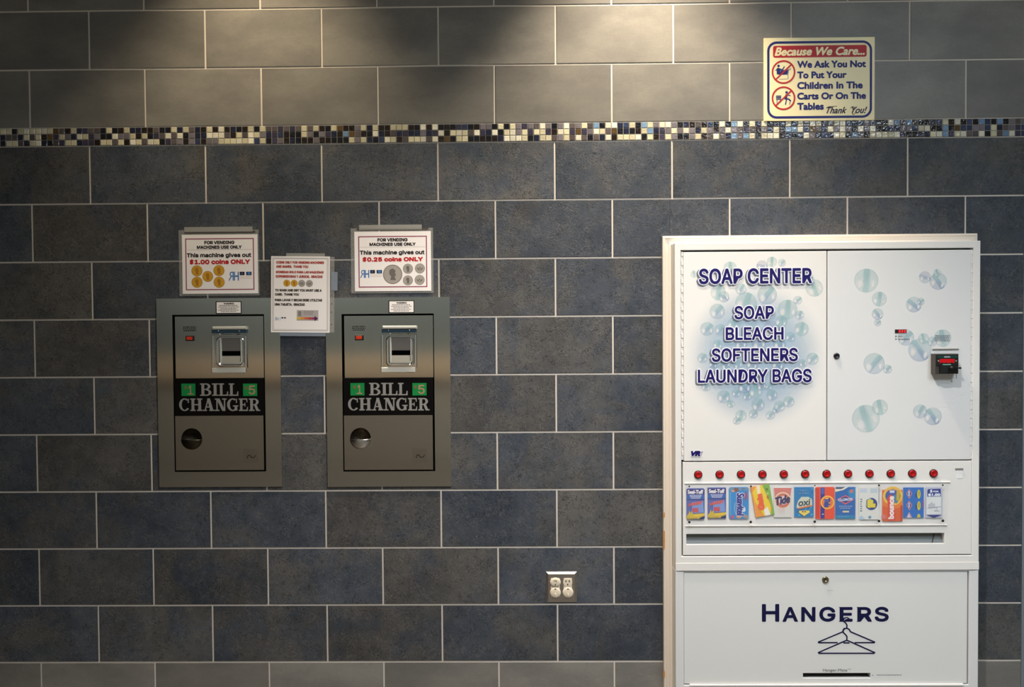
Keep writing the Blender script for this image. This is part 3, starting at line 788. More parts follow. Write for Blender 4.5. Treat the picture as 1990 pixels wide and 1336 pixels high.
border(g, 529.6, 501.6, 637.6, 643.4, .8, d, ink((140, 128, 124))); border(g, 531.6, 503.4, 635.6, 641.6, .6, d, ink((170, 160, 156)))
def ln(s, y0, y1, x0, x1, m): g.text(s, rect(x0, y0, x1, y1, d), d, m, .42*PX, 0, 'grotesk')
ln('COINS ONLY FOR VENDING MACHINES', 508, 513, 535.6, 628.8, BRICK); ln('AND GAMES.  THANK YOU', 516.2, 521.2, 535.6, 598.3, BRICK)
ln('MONEDAS SOLO PARA LAS MAQUINAS', 526.8, 532, 535.6, 628.2, BRICK); ln('EXPENDEDORAS Y JUEGOS.  GRACIAS', 535.2, 540.4, 535.4, 626.3, BRICK)
for k, x in enumerate((557, 571.3, 585.9, 600.8)): coin(g, x, 551, 6.7, d, GOLD if k < 2 else SILV, GOLD2 if k < 2 else SILV2, (0, 0, 1, 1)[k])
ln('TO WASH AND DRY YOU MUST USE A', 562.2, 567.2, 534.4, 625, OLIVE); ln('CARD.  THANK YOU', 570.4, 575.4, 534.2, 581, OLIVE)
ln('PARA LAVAR Y SECAR DEBE UTILIZAR', 581.2, 586.2, 534.2, 626.3, OLIVE); ln('UNA TARJETA.  GRACIAS', 589.8, 595, 534, 592.6, OLIVE)
g.text('R', rect(538, 617.4, 534.8, 624, d), d, LOGO); g.text('H', rect(538.6, 617.4, 542, 624, d), d, LOGO); g.rect(rect(544.6, 617.4, 545.2, 624, d), d, LOGO)
g.squiggle(rect(546, 617, 559.6, 621.4, d), d, NAVY, 3, 1)
g.rect(rect(577.3, 603, 619.2, 623.4, d), d, ink((186, 178, 176))); g.rect(rect(580, 605, 586, 615, d), d+.0001, ink((140, 132, 128)))
g.squiggle(rect(588, 604.5, 612, 613, d), d+.0001, ink((150, 142, 140)), 8, 3)
for k, c in enumerate(((226, 186, 60), (224, 150, 70), (212, 106, 72), (190, 74, 84), (150, 60, 104))):
    g.rect(rect(577.8+k*7.4, 616.8, 585.4+k*7.4, 621, d), d+.0002, ink(c))
pa = [at(x, y, d) for x, y in ((612, 614), (619, 619), (612, 624))]; g.poly(pa[::-1], d+.0003, ink((84, 40, 84)))
g.obj('printed_sheet', root)

# ------------------------------------------------------------------ "Because We Care" sign
b = rect(1484.6, 72.8, 1700, 234.4, .006)
root = thing('wall_sign', 'cream sign "Because We Care..." with blue border on the upper tiles', 'sign', ((b[0]+b[1])/2, 0, b[2]))
BLUE = ink((24, 30, 112)); SRED = ink((190, 22, 30))
g = G(); g.box(b, 0.0, 0.006, CREAM, 0.0012); g.obj('board', root)
d = .0064
def S(x0, y0, x1, y1): return rect(x0, y0, x1, y1, d)
g = G(); o = S(1490.9, 79.6, 1694.8, 229.8); t = 4.4*PX; rr = 18*PX
g.band(rpts(*o, rr), rpts(o[0]+t, o[1]-t, o[2]+t, o[3]-t, rr-t), d, BLUE); g.obj('printed_border', root)
g = G(); g.poly(rpts(*S(1502.3, 88.2, 1684.2, 111.2), 4*PX), d, SRED)
g.text('Because We Care...', S(1505.3, 91, 1680.6, 108), d+.0003, CREAM, .85*PX, .28); g.obj('banner', root)
g = G()
for s, x1, y0, y1 in (('We Ask You Not', 1683, 117.6, 131.6), ('To Put Your', 1645.3, 138.6, 152.4), ('Children In The', 1676.6, 158.6, 172.8), ('Carts Or On The', 1683, 179.4, 193.2), ('Tables', 1601, 199.8, 213.8)):
    g.text(s, S(1549.2, y0, x1, y1), d, BLUE, .85*PX)
g.text('Thank  You!', S(1606, 207.4, 1685.4, 220.6), d, ink((40, 34, 62)), .42*PX, .42)
for pts in (((1606, 210), (1611, 207.4), (1620, 207), (1626, 206.6)), ((1653, 210), (1656, 207.5), (1660, 208), (1661, 213)), ((1663.5, 216), (1661.5, 221), (1657.5, 223), (1656.5, 220.5))):
    g.line([at(x, y, d) for x, y in pts], 1.1*PX, d, ink((40, 34, 62)))
g.obj('lettering', root)
for (cx, cy, kind) in ((1522.6, 140, 0), (1522.6, 191, 1)):
    c = at(cx, cy, d); r0 = 22.6*PX; rt = 3*PX; g = G()
    U = lambda x, y: at(cx+x, cy+y, d)
    if kind == 0:     # child standing in a cart
        g.poly(circ(*U(-9.6, -11.8), 2.5*PX, n=14), d, BLUE)
        g.poly([U(*p) for p in ((-13,4.5),(-6.5,5.5),(-5.8,-6.5),(-10,-8.4),(-13.6,-6.6))], d, BLUE)
        g.line([U(-8, -6), U(-2, -4.5), U(1.5, -10)], 2*PX, d, BLUE); g.line([U(-12.5, -5), U(-15, -3)], 1.6*PX, d, BLUE)
        g.poly([U(*p) for p in ((-8,5.4),(7.5,5),(9,-3),(-5,-2.4))], d, BLUE)
        g.line([U(-7, -3), U(10, -4), U(14, -6)], 1.2*PX, d, BLUE); g.line([U(10, -4), U(8.4, 6), U(9, 13)], 1*PX, d, ink((110, 110, 150))); g.line([U(-8, 14), U(8, 13.4)], 1*PX, d, ink((170, 160, 150)))
    else:             # child climbing on a table
        g.poly(circ(*U(6, -11.4), 2.5*PX, n=14), d, BLUE)
        g.poly([U(*p) for p in ((2,0.5),(6.4,1),(8.4,-7),(4,-8))], d, BLUE)
        g.line([U(7, -6), U(13, -5.4)], 1.7*PX, d, BLUE); g.line([U(3, 1), U(10, 1.6), U(13.5, 5)], 2.6*PX, d, BLUE)
        g.line([U(6, 1), U(4, 12)], 2*PX, d, BLUE); g.line([U(13.5, 4), U(12, 12)], 1.4*PX, d, ink((110, 104, 130)))
        for yy in (-4.5, -2.2, 0, 2.4): g.line([U(-14, yy), U(-5, yy)], 1.5*PX, d, BLUE)
        g.line([U(-12.5, 3), U(-12.5, 10)], 1.3*PX, d, ink((90, 90, 140))); g.line([U(-6, 3), U(-6, 8)], 1.3*PX, d, ink((90, 90, 140)))
    g.obj('pictogram', root)['label'] = ['blue child in a cart', 'blue child on a table'][kind]
    g = G(); g.band(circ(*c, r0, n=40), circ(*c, r0-rt, n=40), d+.0003, SRED)
    k = (r0-rt/2)*.72; g.line([(c[0]-k, c[1]-k*.95), (c[0]+k, c[1]+k*.95)], rt*.9, d+.0003, SRED)
    g.obj('prohibition_ring', root)

# ------------------------------------------------------------------ electrical outlet
b = rect(1061.2, 1112, 1121.3, 1171.4, .004)
root = thing('electrical_outlet', 'metal four-way outlet plate low on the tiles left of the white machines', 'outlet', ((b[0]+b[1])/2, 0, b[2]))
g = G(); g.box(b, 0.0, 0.0062, mat('outlet_plate', (168, 161, 154), 0.32, 0.9), (4.4*PX, .0052)); g.obj('cover_plate', root)
SLOT = ink((58, 44, 32))
def recept(cx, cy, cap, kind):
    c = at(cx, cy, .007); g = G()
    if not cap:
        pts = [(c[0]+9*PX*math.cos(a), c[1]+max(-7.4*PX, min(7.4*PX, 9*PX*math.sin(a)))) for a in [2*math.pi*k/36 for k in range(36)]]
        g.slab(pts, .006, .0078, IVORY, .0006)
        for sx, h in ((-3.4, 3.0), (3.2, 3.6)): g.rect(rect(cx+sx-1, cy-1-h/2-.8, cx+sx+1, cy-1+h/2-.8, .008), .0081, SLOT)
        g.poly(circ(*at(cx, cy+4.6, .008), 1.5*PX, n=12), .0081, SLOT)
    else:
        R = 10.6*PX; pr = [(R, .006), (R, .0088), (R*.92, .0102), (R*.6, .0112), (0, .0116)]
        sq = 0.84 if kind == 0 else 0.98
        n0 = len(g.v); g.lathe(c[0], 0.0, pr, IVORY, 30)
        g.v = [(x, y, c[1]+z*sq) for x, y, z in g.v]
        if kind == 0:
            for sx in (-2.4, 0, 2.2): g.rect(rect(cx+sx-.6, cy-3.6, cx+sx+.6, cy-1, .012), .0121, SLOT)
            g.line([at(cx+2.2, cy-1, .012), at(cx+2.2, cy+2, .012)], .8*PX, .0122, ink((150, 130, 106))); g.poly(circ(*at(cx, cy+5, .012), 1.3*PX, n=12), .0116, SLOT)
        else:
            p = [at(cx+x, cy+y, .012) for x, y in ((-2.6, -5.6), (0, -8), (2.6, -5.6))]; g.poly(p, .0115, SLOT)
            g.box(rect(cx-1.2, cy+1.5, cx+1.2, cy+7, .012), .009, .0135, IVORY, .0006)
            p = [at(cx+x, cy+y, .012) for x, y in ((-2.6, 10.4), (0, 7.4), (2.6, 10.4))]; g.poly(p, .0100, SLOT)
    g.obj('safety_cap' if cap else 'receptacle', root)
recept(1079.3, 1132.2, True, 0); recept(1103.2, 1132.2, False, 0); recept(1079.3, 1152.2, True, 1); recept(1103.8, 1152.2, True, 1)
g = G(); g.box(rect(1070.5, 1124, 1088, 1160.5, .0066), .0055, .0066, IVORY); g.box(rect(1095.5, 1124, 1111.6, 1160.5, .0066), .0055, .0066, IVORY); g.obj('socket_body', root)

# ------------------------------------------------------------------ white wooden casing round the machines
prof = [(0, 0), (0, .016), (.002, .019), (.007, .019), (.009, .0155), (.020, .0135), (.023, .017), (.030, .017)]
inn = SB[0]-CASE_O[0]-.001
prof = [(i*inn/.030, d_) for i, d_ in prof] + [(inn, 0)]
g = G()
def ring_(i): return [(CASE_O[0]+i, 0.0), (CASE_O[0]+i, CASE_O[3]-i), (CASE_O[1]-i if i == 0 else max(CASE_O[1]-i, SB[1]+.001 if False else CASE_O[1]-i), CASE_O[3]-i), (CASE_O[1]-i, 0.0)]
for (i0, d0), (i1, d1) in zip(prof, prof[1:]):
    A, B = ring_(i0), ring_(i1)
    for k in range(3):
        g.face([(A[k][0],-d0,A[k][1]), (A[k+1][0],-d0,A[k+1][1]), (B[k+1][0],-d1,B[k+1][1]), (B[k][0],-d1,B[k][1])], CASE)
for (y0, y1, m) in ((996, 1007, CHIP), (1031.5, 1069, CHIP), (1304, 1319, CHIP)):
    r = rect(1289.4, y0, 1292.4, y1, .0195)
    pts = [(r[0], r[2]+.004), (r[0]+.002, r[2]), (r[1]-.001, r[2]+.002), (r[1], (r[2]+r[3])/2), (r[1]-.0005, r[3]-.003), (r[0]+.002, r[3]), (r[0], r[3]-.004)]
    g.poly(pts, .0194, m)
struct(g.obj('trim_2'))

# ------------------------------------------------------------------ soap vending machine
soap = thing('soap_vending_machine', 'white soap centre vending machine with bubble doors and red buttons, set in wall', 'vending machine', ((SB[0]+SB[1])/2, 0.0, SB[2]))
fo = rect(1324, 484.5, 1890, 1081, D_BODY)
g = G(); g.box((SB[0]+.002, SB[1]-.002, SB[2]+.002, SB[3]-.002), -.15, -.06, DARK)
low = (SB[0], SB[1], SB[2]+ (at(1608, 1094, D_BODY)[1]-at(1608, 1109, D_BODY)[1]), SB[3])
g.frame(low, fo, -.06, D_BODY, WHITE, .0018)
rail = (SB[0], SB[1], SB[2], low[2]+.0004)
g.box(rail, -.06, D_BODY+.0016, WHITE, .0008)
g.obj('cabinet', soap)
GAP_SHADE = mat('dark_gap_shade', (40, 37, 32), 0.7)  # dark strip that paints in the shade of the door gaps
g = G(); g.frame((fo[0]+.0002, fo[1]-.0002, fo[2]+.0002, fo[3]-.0002), (fo[0]+.012, fo[1]-.012, fo[2]+.012, fo[3]-.012), D_BODY-.030, D_BODY-.0235, GAP_SHADE); g.obj('gap_shade_strip', soap)
DD = D_BODY-.001
ld = rect(1328.6, 488.2, 1606.2, 896, DD); rd = rect(1608.4, 485.4, 1886.6, 894.4, DD); bp = rect(1327, 899.4, 1888.2, 1078.6, DD)
zt_ = min(ld[3], rd[3]); top_ = fo[3]-.0062; bot_ = (ld[2]+rd[2])/2
ld = (ld[0], ld[1], bot_, top_); rd = (rd[0], rd[1], bot_, top_); bp = (bp[0], bp[1], bp[2], bot_-.0042)
T0 = DD-.022
g = G(); g.box(ld, T0, DD, WHITE, .0012); dl = g.obj('door', soap); dl['label'] = 'wide left door printed with product names'
g = G(); g.box(rd, T0, DD, WHITE_R, .0012); dr = g.obj('door', soap); dr['label'] = 'right door printed with bubbles, carrying the coin slot'
def hinge(xp, par, y0, y1):
    g = G(); r = rect(xp-2.1, y0, xp+2.1, y1, DD); n = 46; h = (r[3]-r[2])/n
    for k in range(n):
        z = r[2]+k*h; xm = (r[0]+r[1])/2
        g.box((r[0]+(.0005 if k % 2 else 0), r[1], z+.00015, z+h-.00015), T0, DD-.003+(.002 if k % 2 else 0), WHITE, .0008)
    g.obj('piano_hinge', par)
hinge(1326.2, dl, 489.5, 895); hinge(1888.2, dr, 486, 893)
bcol = mat('hinge_pin', (40, 36, 34), 0.5)
def bubbles(lst, par, seed, d0):
    rn = random.Random(seed)
    for i, (x, y, r, k) in enumerate(lst):
        g = G(); c = at(x, y, d0); R = r*PX*.975; a = rn.uniform(-.35, .35); dd = d0+.00002*i; n = 26
        pts = circ(*c, R, n=n); uv = [(0.5+0.5*math.cos(2*math.pi*j/n+a), 0.5+0.5*math.sin(2*math.pi*j/n+a)) for j in range(n)]
        g.poly(pts, dd, BUB[k], uv); g.obj('bubble_print', par)
g = G(); c = at(1468, 692, DD)
pts = circ(*c, 138*PX, 146*PX, n=48); g.poly(pts, DD+.0002, WASH, [(0.5+0.5*math.cos(2*math.pi*j/48), 0.5+0.5*math.sin(2*math.pi*j/48)) for j in range(48)])
g.obj('blue_wash_print', dl)
LB = [(1349, 533, 7, 0), (1419, 520.8, 12.5, 0), (1481, 517, 11, 3), (1500, 509, 10, 0), (1519.7, 511, 7.5, 2), (1582.6, 560, 17, 0), (1576, 546, 8, 2), (1395.8, 569, 15, 0), (1406.5, 577, 11, 1),
      (1440, 562, 11, 2), (1449.7, 589, 21, 0), (1491, 573, 19, 2), (1550.3, 583.7, 8.5, 2), (1394, 605.3, 15, 2), (1530.5, 601.7, 19, 0), (1553.9, 612.5, 9, 2), (1374.2, 639.4, 13.5, 2), (1557.5, 639.4, 14, 0),
      (1365.2, 696, 10, 2), (1579, 697.7, 12, 2), (1406.5, 771.4, 13, 2), (1420, 785, 8, 0), (1431, 764, 9, 2), (1452, 770, 9, 2), (1473, 787, 13, 2), (1500, 768, 11, 2), (1515, 790, 11, 2), (1533, 781, 11, 2),
      (1440, 808, 11, 0), (1464, 805, 9, 2), (1497, 807, 9, 2), (1432, 818, 8, 2), (1508, 797, 7, 1), (1372, 752, 9, 2), (1418, 655, 10, 2), (1536, 655, 10, 2), (1395, 670, 10, 0), (1410, 709, 10, 2), (1434, 709, 9, 2), (1560, 706, 8, 2),
      (1494, 751, 8, 2), (1468, 760, 14, 0), (1447, 752, 13, 1), (1480, 750, 10, 3), (1459, 645, 16, 1), (1500, 640, 17, 3), (1475, 668, 14, 3), (1440, 668, 12, 3), (1515, 668, 13, 1), (1425, 630, 12, 0), (1400, 640, 11, 2),
      (1462, 708, 12, 3), (1512, 708, 13, 1), (1386, 708, 9, 1), (1540, 730, 12, 1), (1420, 735, 10, 1), (1518, 625, 12, 0), (1471, 605, 13, 1)]
bubbles(LB, dl, 3, DD+.0004)
RB = [(1683.4, 545.6, 23.4, 0), (1708.9, 581.5, 14.4, 0), (1705.5, 610.6, 11.3, 1), (1705.5, 627.7, 7, 2), (1797.5, 539.3, 11.7, 3), (1823.2, 547, 16.7, 1), (1821.7, 530.7, 7.7, 0), (1775.9, 592.3, 15.3, 1), (1789.4, 586.4, 7.5, 2),
      (1760.6, 656.5, 16, 2), (1787.6, 680.5, 22.5, 1), (1794.8, 658.3, 10.5, 0), (1811.8, 664, 9.5, 2), (1831.6, 657.4, 17, 0), (1698.7, 707, 20.7, 2), (1724.7, 717.8, 9, 2), (1682.5, 814, 27, 0), (1710, 792, 15.5, 0), (1788.1, 800, 13.7, 2), (1812.7, 809.5, 17.5, 1)]
bubbles(RB, dr, 5, DD+.0004)
PNAVY = ink((24, 14, 92)); HALO = ink((238, 236, 240)); SHD = ink((104, 110, 126))
g = G(); d = DD+.002
for s, x0, y0, x1, y1, b_ in (('SOAP CENTER', 1358, 521.5, 1577.8, 552, 1.1), ('SOAP', 1427, 594.7, 1503.8, 620.8, .9), ('BLEACH', 1410, 635.8, 1522.6, 661.2, .9), ('SOFTENERS', 1383, 676.8, 1550.4, 703.2, .9), ('LAUNDRY BAGS', 1356, 717.8, 1577.2, 744.2, .9)):
    r = rect(x0, y0, x1, y1, d); h = 2.0*PX
    big = (r[0]-h, r[1]+h, r[2]-h, r[3]+h)
    g.text(s, big, d, SHD, b_*PX+h, 0, 'grotesk', 0, (-2.6*PX, -1.8*PX))
    g.text(s, big, d+.0006, HALO, b_*PX+h, 0, 'grotesk')
    g.text(s, r, d+.0012, PNAVY, b_*PX, 0, 'grotesk')
r = rect(1342.6, 876.6, 1361.5, 887.4, d); big = (r[0]-.003, r[1]+.003, r[2]-.003, r[3]+.003)
g.text('VR', big, d, HALO, .0045, .3); g.text('VR', r, d+.0006, PNAVY, 1.3*PX, .3)
g.text('r', rect(1361.6, 878, 1366, 885.5, d), d+.0006, ink((130, 126, 170)), .2*PX, .3)
g.obj('lettering', dl)
# details on the right door
def lock(xp, yp, r, dd, par, m1, m2):
    c = at(xp, yp, dd); g = G()
    g.lathe(*c, [(r*PX, dd), (r*PX, dd+.004), (r*.78*PX, dd+.0055), (r*.5*PX, dd+.0055), (r*.45*PX, dd+.003), (0, dd+.003)], m1, 20)
    g.box((c[0]-.0008, c[0]+.0008, c[1]-.003, c[1]+.003), dd+.003, dd+.0034, m2); g.obj('lock', par)
lock(1625.4, 692, 5.6, DD, dr, mat('dark_lock', (66, 64, 70), 0.3, 0.8), BLACK)
g = G(); g.box(rect(1739, 640.6, 1761.6, 648, DD), DD, DD+.0012, BLACK); LEDR = ink((208, 20, 34)); LEDB = ink((150, 8, 22))
g.rect(rect(1744.8, 641, 1761.2, 647.6, DD), DD+.0015, LEDB)
for x in (1746.4, 1751.4, 1756.6): g.text('8', rect(x, 641.5, x+3.4, 647.2, DD), DD+.0018, ink((244, 70, 74)), .3*PX)
g.obj('price_display', dr)
g = G(); d = DD+.0015
g.squiggle(rect(1739.5, 652.6, 1743, 656.6, d), d, ink((104, 108, 112)), 2, 1); g.squiggle(rect(1745.6, 653, 1757, 656.4, d), d, ink((110, 120, 124)), 3, 1, False)
g.squiggle(rect(1739.5, 658, 1743, 662, d), d, ink((84, 88, 96)), 4, 1); g.squiggle(rect(1745.6, 658.4, 1770.6, 662, d), d, ink((110, 118, 130)), 5, 1, False)
g.obj('small_print', dr); g = G(); g.squiggle(rect(1817.6, 651.6, 1847.6, 664.4, d), d, ink((112, 122, 134)), 6, 4, False)
g.obj('small_print', dr)
g = G(); r = rect(1812.4, 677.8, 1863.4, 680, DD+.003); g.box(r, DD, DD+.004, mat('slot_lip', (150, 146, 140), 0.4, 0.3), .0006)
g.obj('slot_lip', dr)
# coin mechanism
cm = DD+.034
co = rect(1817.6, 688.2, 1863, 727, cm); cz = G()
cz.box(co, DD, cm, mat('coin_box_metal', (74, 70, 66), 0.4, 0.4), .0015); coinm = cz.obj('coin_mechanism', soap)
g = G(); g.box(rect(1819.4, 690, 1861.6, 711.6, cm), cm, cm+.003, BLACK, .0008)
g.rect(rect(1821.5, 692.2, 1860.6, 695.8, cm+.003), cm+.0033, ink((14, 66, 58))); g.rect(rect(1834.6, 692.6, 1846.4, 695.4, cm+.003), cm+.0036, ink((148, 158, 160)))
g.poly([at(x, y, cm+.003) for x, y in ((1826, 706.6), (1831, 704.6), (1834, 706.8), (1839, 704.8), (1844, 706.8), (1849, 704.6), (1854.6, 706.4), (1855.4, 698), (1826, 698))], cm+.0036, ink((198, 10, 20)))
for x in (1823.6, 1858): g.poly(circ(*at(x, 701.8, cm+.003), 1.5*PX, n=12), cm+.0036, ink((150, 146, 140)))
g.rect(rect(1832, 708, 1848, 710, cm+.003), cm+.0036, ink((116, 168, 150))); g.obj('faceplate', coinm)
g = G(); g.box(rect(1826, 712.4, 1843, 726, cm+.004), cm, cm+.006, BLACK, .002); g.box(rect(1843, 714, 1862, 726.4, cm+.003), cm, cm+.003, mat('black_gloss', (12, 12, 14), 0.25), .001)
c = at(1850, 716, cm+.004); g.lathe(*c, [(4.2*PX, cm), (4.2*PX, cm+.006), (3.4*PX, cm+.008), (0, cm+.008)], BLACK, 20)
g.obj('push_slide', coinm)
g = G(); a, b2 = at(1855, 714.6, cm), at(1868, 715.8, cm)
g.tube([(a[0], a[1], cm-.004), (b2[0], b2[1], cm-.004)], 1.4*PX, BLACK); g.lathe(b2[0]-.002, b2[1], [(1.9*PX, cm-.008), (1.9*PX, cm-.001), (0, cm)], BLACK, 14)
g.obj('return_lever', coinm)
g = G(); a, b2 = at(1859.8, 726, cm), at(1859.8, 737, cm); g.tube([(a[0], a[1], cm-.006), (b2[0], b2[1], cm-.006)], .5*PX, mat('thin_rod_metal', (70, 72, 76), 0.4, 0.6), 6); g.obj('thin_rod', coinm)  # thin dark rod below the coin box
c = at(1849.5, 741.6, DD); g = G(); g.lathe(*c, [(1.1*PX, DD), (1*PX, DD+.001), (0, DD+.0012)], mat('dark_lock', (66, 64, 70), 0.3, 0.8), 10); g.obj('screw', dr)

# button panel with the delivery slot
sl = rect(1333.8, 1037.6, 1835, 1057.9, DD)
g = G(); g.frame(bp, sl, T0, DD, WHITE, .0010); panel = g.obj('button_panel', soap)
g = G(); z0, z1 = sl[2]-.001, sl[3]+.001; x0, x1 = sl[0]-.001, sl[1]+.001; b0, b1 = DD-.010, DD-.034
g.face([(x0,-b0,z0), (x1,-b0,z0), (x1,-b1,z1+.012), (x0,-b1,z1+.012)], GREYM)
g.face([(x0,-b0,z0), (x0,-b1,z1+.012), (x0,-b0,z1+.012)], GREYM); 
g.face([(x1,-b0,z0), (x1,-b1,z1+.012), (x1,-b0,z1+.012)], mat('light_tray_end', (196, 196, 194), 0.5))
p0, p1 = at(1819.7, 1037.6, b0), at(1811.2, 1056, b0)
g.tube([(p1[0], z0+.0008, b0), ((p0[0]+p1[0])/2+.001, (z0+z1)/2, (b0+b1)/2+.004), (p0[0]+.004, z1+.008, b1+.006)], .0016, BLACK, 8)
g.obj('delivery_tray', soap)
g = G(); xs = [(1332.6, 0), (1334, .002)]
r = rect(1331, 1085.6, 1886, 1088, D_BODY)
zz = 0
for k in range(12):
    cx_ = 1356.7+(1813.9-1356.7)*k/11; cy_ = 922.7+(920.3-922.7)*k/11
    c = at(cx_, cy_, DD); g = G()
    g.lathe(*c, [(6.35*PX, DD+.002), (6.3*PX, DD+.006), (5.8*PX, DD+.0075), (4.4*PX, DD+.0075), (3.8*PX, DD+.0066), (0, DD+.0063)], RED, 28)
    bt = g.obj('push_button', soap)
    g = G(); g.lathe(*c, [(7.9*PX, DD), (7.9*PX, DD+.003), (7.2*PX, DD+.0045), (6.6*PX, DD+.0045), (6.5*PX, DD+.001)], mat('button_bezel', (38, 30, 30), 0.35), 28); g.obj('bezel', bt)
g = G(); r = rect(1857, 910.4, 1872, 913.4, DD+.003); g.box(r, DD, DD+.0035, mat('slot_lip', (150, 146, 140), 0.4, 0.3), .0006)
g.box(rect(1859.5, 914, 1870.5, 930, DD), DD, DD+.0008, mat('white_patch', (240, 238, 236), .4)); g.obj('small_flap', panel)
# clear display strip with its screws
ar = rect(1332.6, 939.6, 1839.6, 1021.6, DD)
A0, A1 = DD+.0085, DD+.0115
g = G(); g.box(ar, A0, A1, ACRYL, .0008)
# bent top flange and lower ledge of the strip holder
strip = g.obj('clear_strip', soap)
g = G(); g.box((ar[0]-.001, ar[1]+.001, ar[2]-.002, ar[2]+.002), DD, DD+.0035, WHITE, .0006)
g.box((ar[0]-.004, ar[1]+.012, ar[3]-.001, ar[3]+.005), DD, DD+.0035, WHITE, .0015); g.obj('strip_rail', soap)
SCR = mat('dark_screw', (34, 32, 30), 0.4, 0.5)
for (x, y, r_) in ((1339.7, 1015.4, 2.4), (1459, 1015, 2.5), (1583.3, 1014.4, 2.5), (1708.2, 1013.2, 2.5), (1832.3, 1012.7, 2.6), (1339.4, 946, 1.6), (1459.3, 945.6, 1.8), (1583.6, 944.3, 1.3), (1708.2, 943.8, 1.9), (1832.1, 943.4, 1.6)):
    c = at(x, y, A1); g = G(); g.lathe(*c, [(r_*PX, A1), (r_*.9*PX, A1+.0015), (0, A1+.002)], SCR, 14)
    g.obj('screw', strip)

# ------------------------------------------------------------------ sample cards behind the strip
CD = DD+.004
GRP = 'product sample cards behind the clear strip'
class Card:
    def __init__(s, x0, y0, x1, y1, base, r=0.0, rot=0.0, lift=0.0):
        s.d = CD+lift; s.R = rect(x0, y0, x1, y1, s.d); s.g = G(); s.rot = math.radians(rot); s.top = s.d+.0003
        cx, cz = (s.R[0]+s.R[1])/2, (s.R[2]+s.R[3])/2; s.c = (cx, cz)
        s.g.slab(rpts(*s.R, r*PX, 4), s.d-.0012, s.d, ink(base) if isinstance(base, tuple) else base)
        s.k = 0
    def p(s, u, v): return (s.R[0]+u*(s.R[1]-s.R[0]), s.R[3]-v*(s.R[3]-s.R[2]))
    def lay(s, n=1): s.k += n; return s.d+.00006*(s.k-n+1)
    def poly(s, pts, c): s.g.poly([s.p(u, v) for u, v in (pts if s._ccw(pts) else pts[::-1])], s.lay(), ink(c))
    def _ccw(s, pts): return sum(a[0]*b[1]-b[0]*a[1] for a, b in zip(pts, pts[1:]+pts[:1])) < 0
    def box(s, u0, v0, u1, v1, c): s.poly([(u0,v0),(u1,v0),(u1,v1),(u0,v1)], c)
    def disc(s, u, v, ru, rv, c, n=24): s.g.poly(circ(*s.p(u, v), ru*(s.R[1]-s.R[0]), rv*(s.R[3]-s.R[2]), n), s.lay(), ink(c))
    def ring(s, u, v, ru, rv, t, c):
        W, H = s.R[1]-s.R[0], s.R[3]-s.R[2]; q = s.p(u, v)
        s.g.band(circ(*q, ru*W, rv*H, 28), circ(*q, ru*W-t*PX, rv*H-t*PX, 28), s.lay(), ink(c))
    def text(s, t, u0, v0, u1, v1, c, bold=.4, shear=0, rot=0, fkey='sans'):
        a, b = s.p(u0, v1), s.p(u1, v0); s.g.text(t, (a[0], b[0], a[1], b[1]), s.lay(5), ink(c), bold*PX, shear, fkey, rot)
    def sq(s, u0, v0, u1, v1, c, seed, rows=1):
        a, b = s.p(u0, v1), s.p(u1, v0); s.g.squiggle((a[0], b[0], a[1], b[1]), s.lay(), ink(c), seed, rows)
    def line(s, pts, w_, c): s.g.line([s.p(u, v) for u, v in pts], w_*PX, s.lay(3), ink(c))
    def done(s, name, label, cat='sample card'):
        if s.rot:
            c, sn = math.cos(s.rot), math.sin(s.rot)
            s.g.v = [(s.c[0]+(x-s.c[0])*c-(z-s.c[1])*sn, y, s.c[1]+(x-s.c[0])*sn+(z-s.c[1])*c) for x, y, z in s.g.v]
        return tag(s.g.obj(name), label, cat, GRP)
for i, (q, rr_) in enumerate((((1334.1, 949.6, 1369.5, 1010.3), 4), ((1375.2, 948, 1411, 1008.4), 1))):
    c = Card(*q, (86, 98, 168), rr_)
    c.box(.01, .03, .99, .20, (44, 36, 112)); c.text('Seal-Tuff', .06, .05, .92, .18, (228, 226, 232), .5)
    c.poly([(0.01, .21), (.99, .21), (.99, .34), (.01, .34)], (44, 96, 172)); c.poly([(.16, .21), (.84, .21), (.74, .33), (.24, .33)], (168, 176, 208)); c.sq(.2, .225, .8, .325, (108, 118, 176), 4+i, 2)
    c.box(.01, .345, .99, .38, (56, 62, 142)); c.poly([(.3, .45), (.9, .40), (.95, .78), (.3, .8)], (122, 150, 208))
    c.text('LAUNDRY', .1, .40, .88, .58, (204, 88, 82), .7, .25, 8); c.text('BAG', .33, .62, .66, .77, (198, 74, 84), 1.0)
    c.poly([(.01, .88), (.12, .80), (.16, .70), (.22, .80), (.28, .72), (.34, .82), (.6, .81), (.99, .79), (.99, .88), (.7, .97), (.06, .985), (.01, .95)], (206, 176, 50))
    c.poly([(.3, .86), (.99, .82), (.99, .85), (.5, .90)], (232, 196, 60)); c.poly([(.72, .94), (.99, .88), (.985, .97), (.7, .985)], (28, 24, 92))
    for k in range(6): c.disc(.08+.09*k, .955, .02, .014, (70, 62, 28), 8)
    c.done('laundry_bag_card', ['blue and yellow laundry bag card at the strip\'s left end', 'blue and yellow laundry bag card next to the softener card'][i])
c = Card(1416.7, 947.4, 1455, 1009.2, (40, 136, 202), 4)
c.box(.02, .02, .98, .1, (98, 146, 176)); c.disc(.36, .08, .13, .07, (134, 84, 70)); c.disc(.2, .12, .1, .03, (214, 160, 132)); c.disc(.72, .06, .1, .04, (104, 122, 146)); c.box(.05, .16, .1, .9, (84, 162, 214))
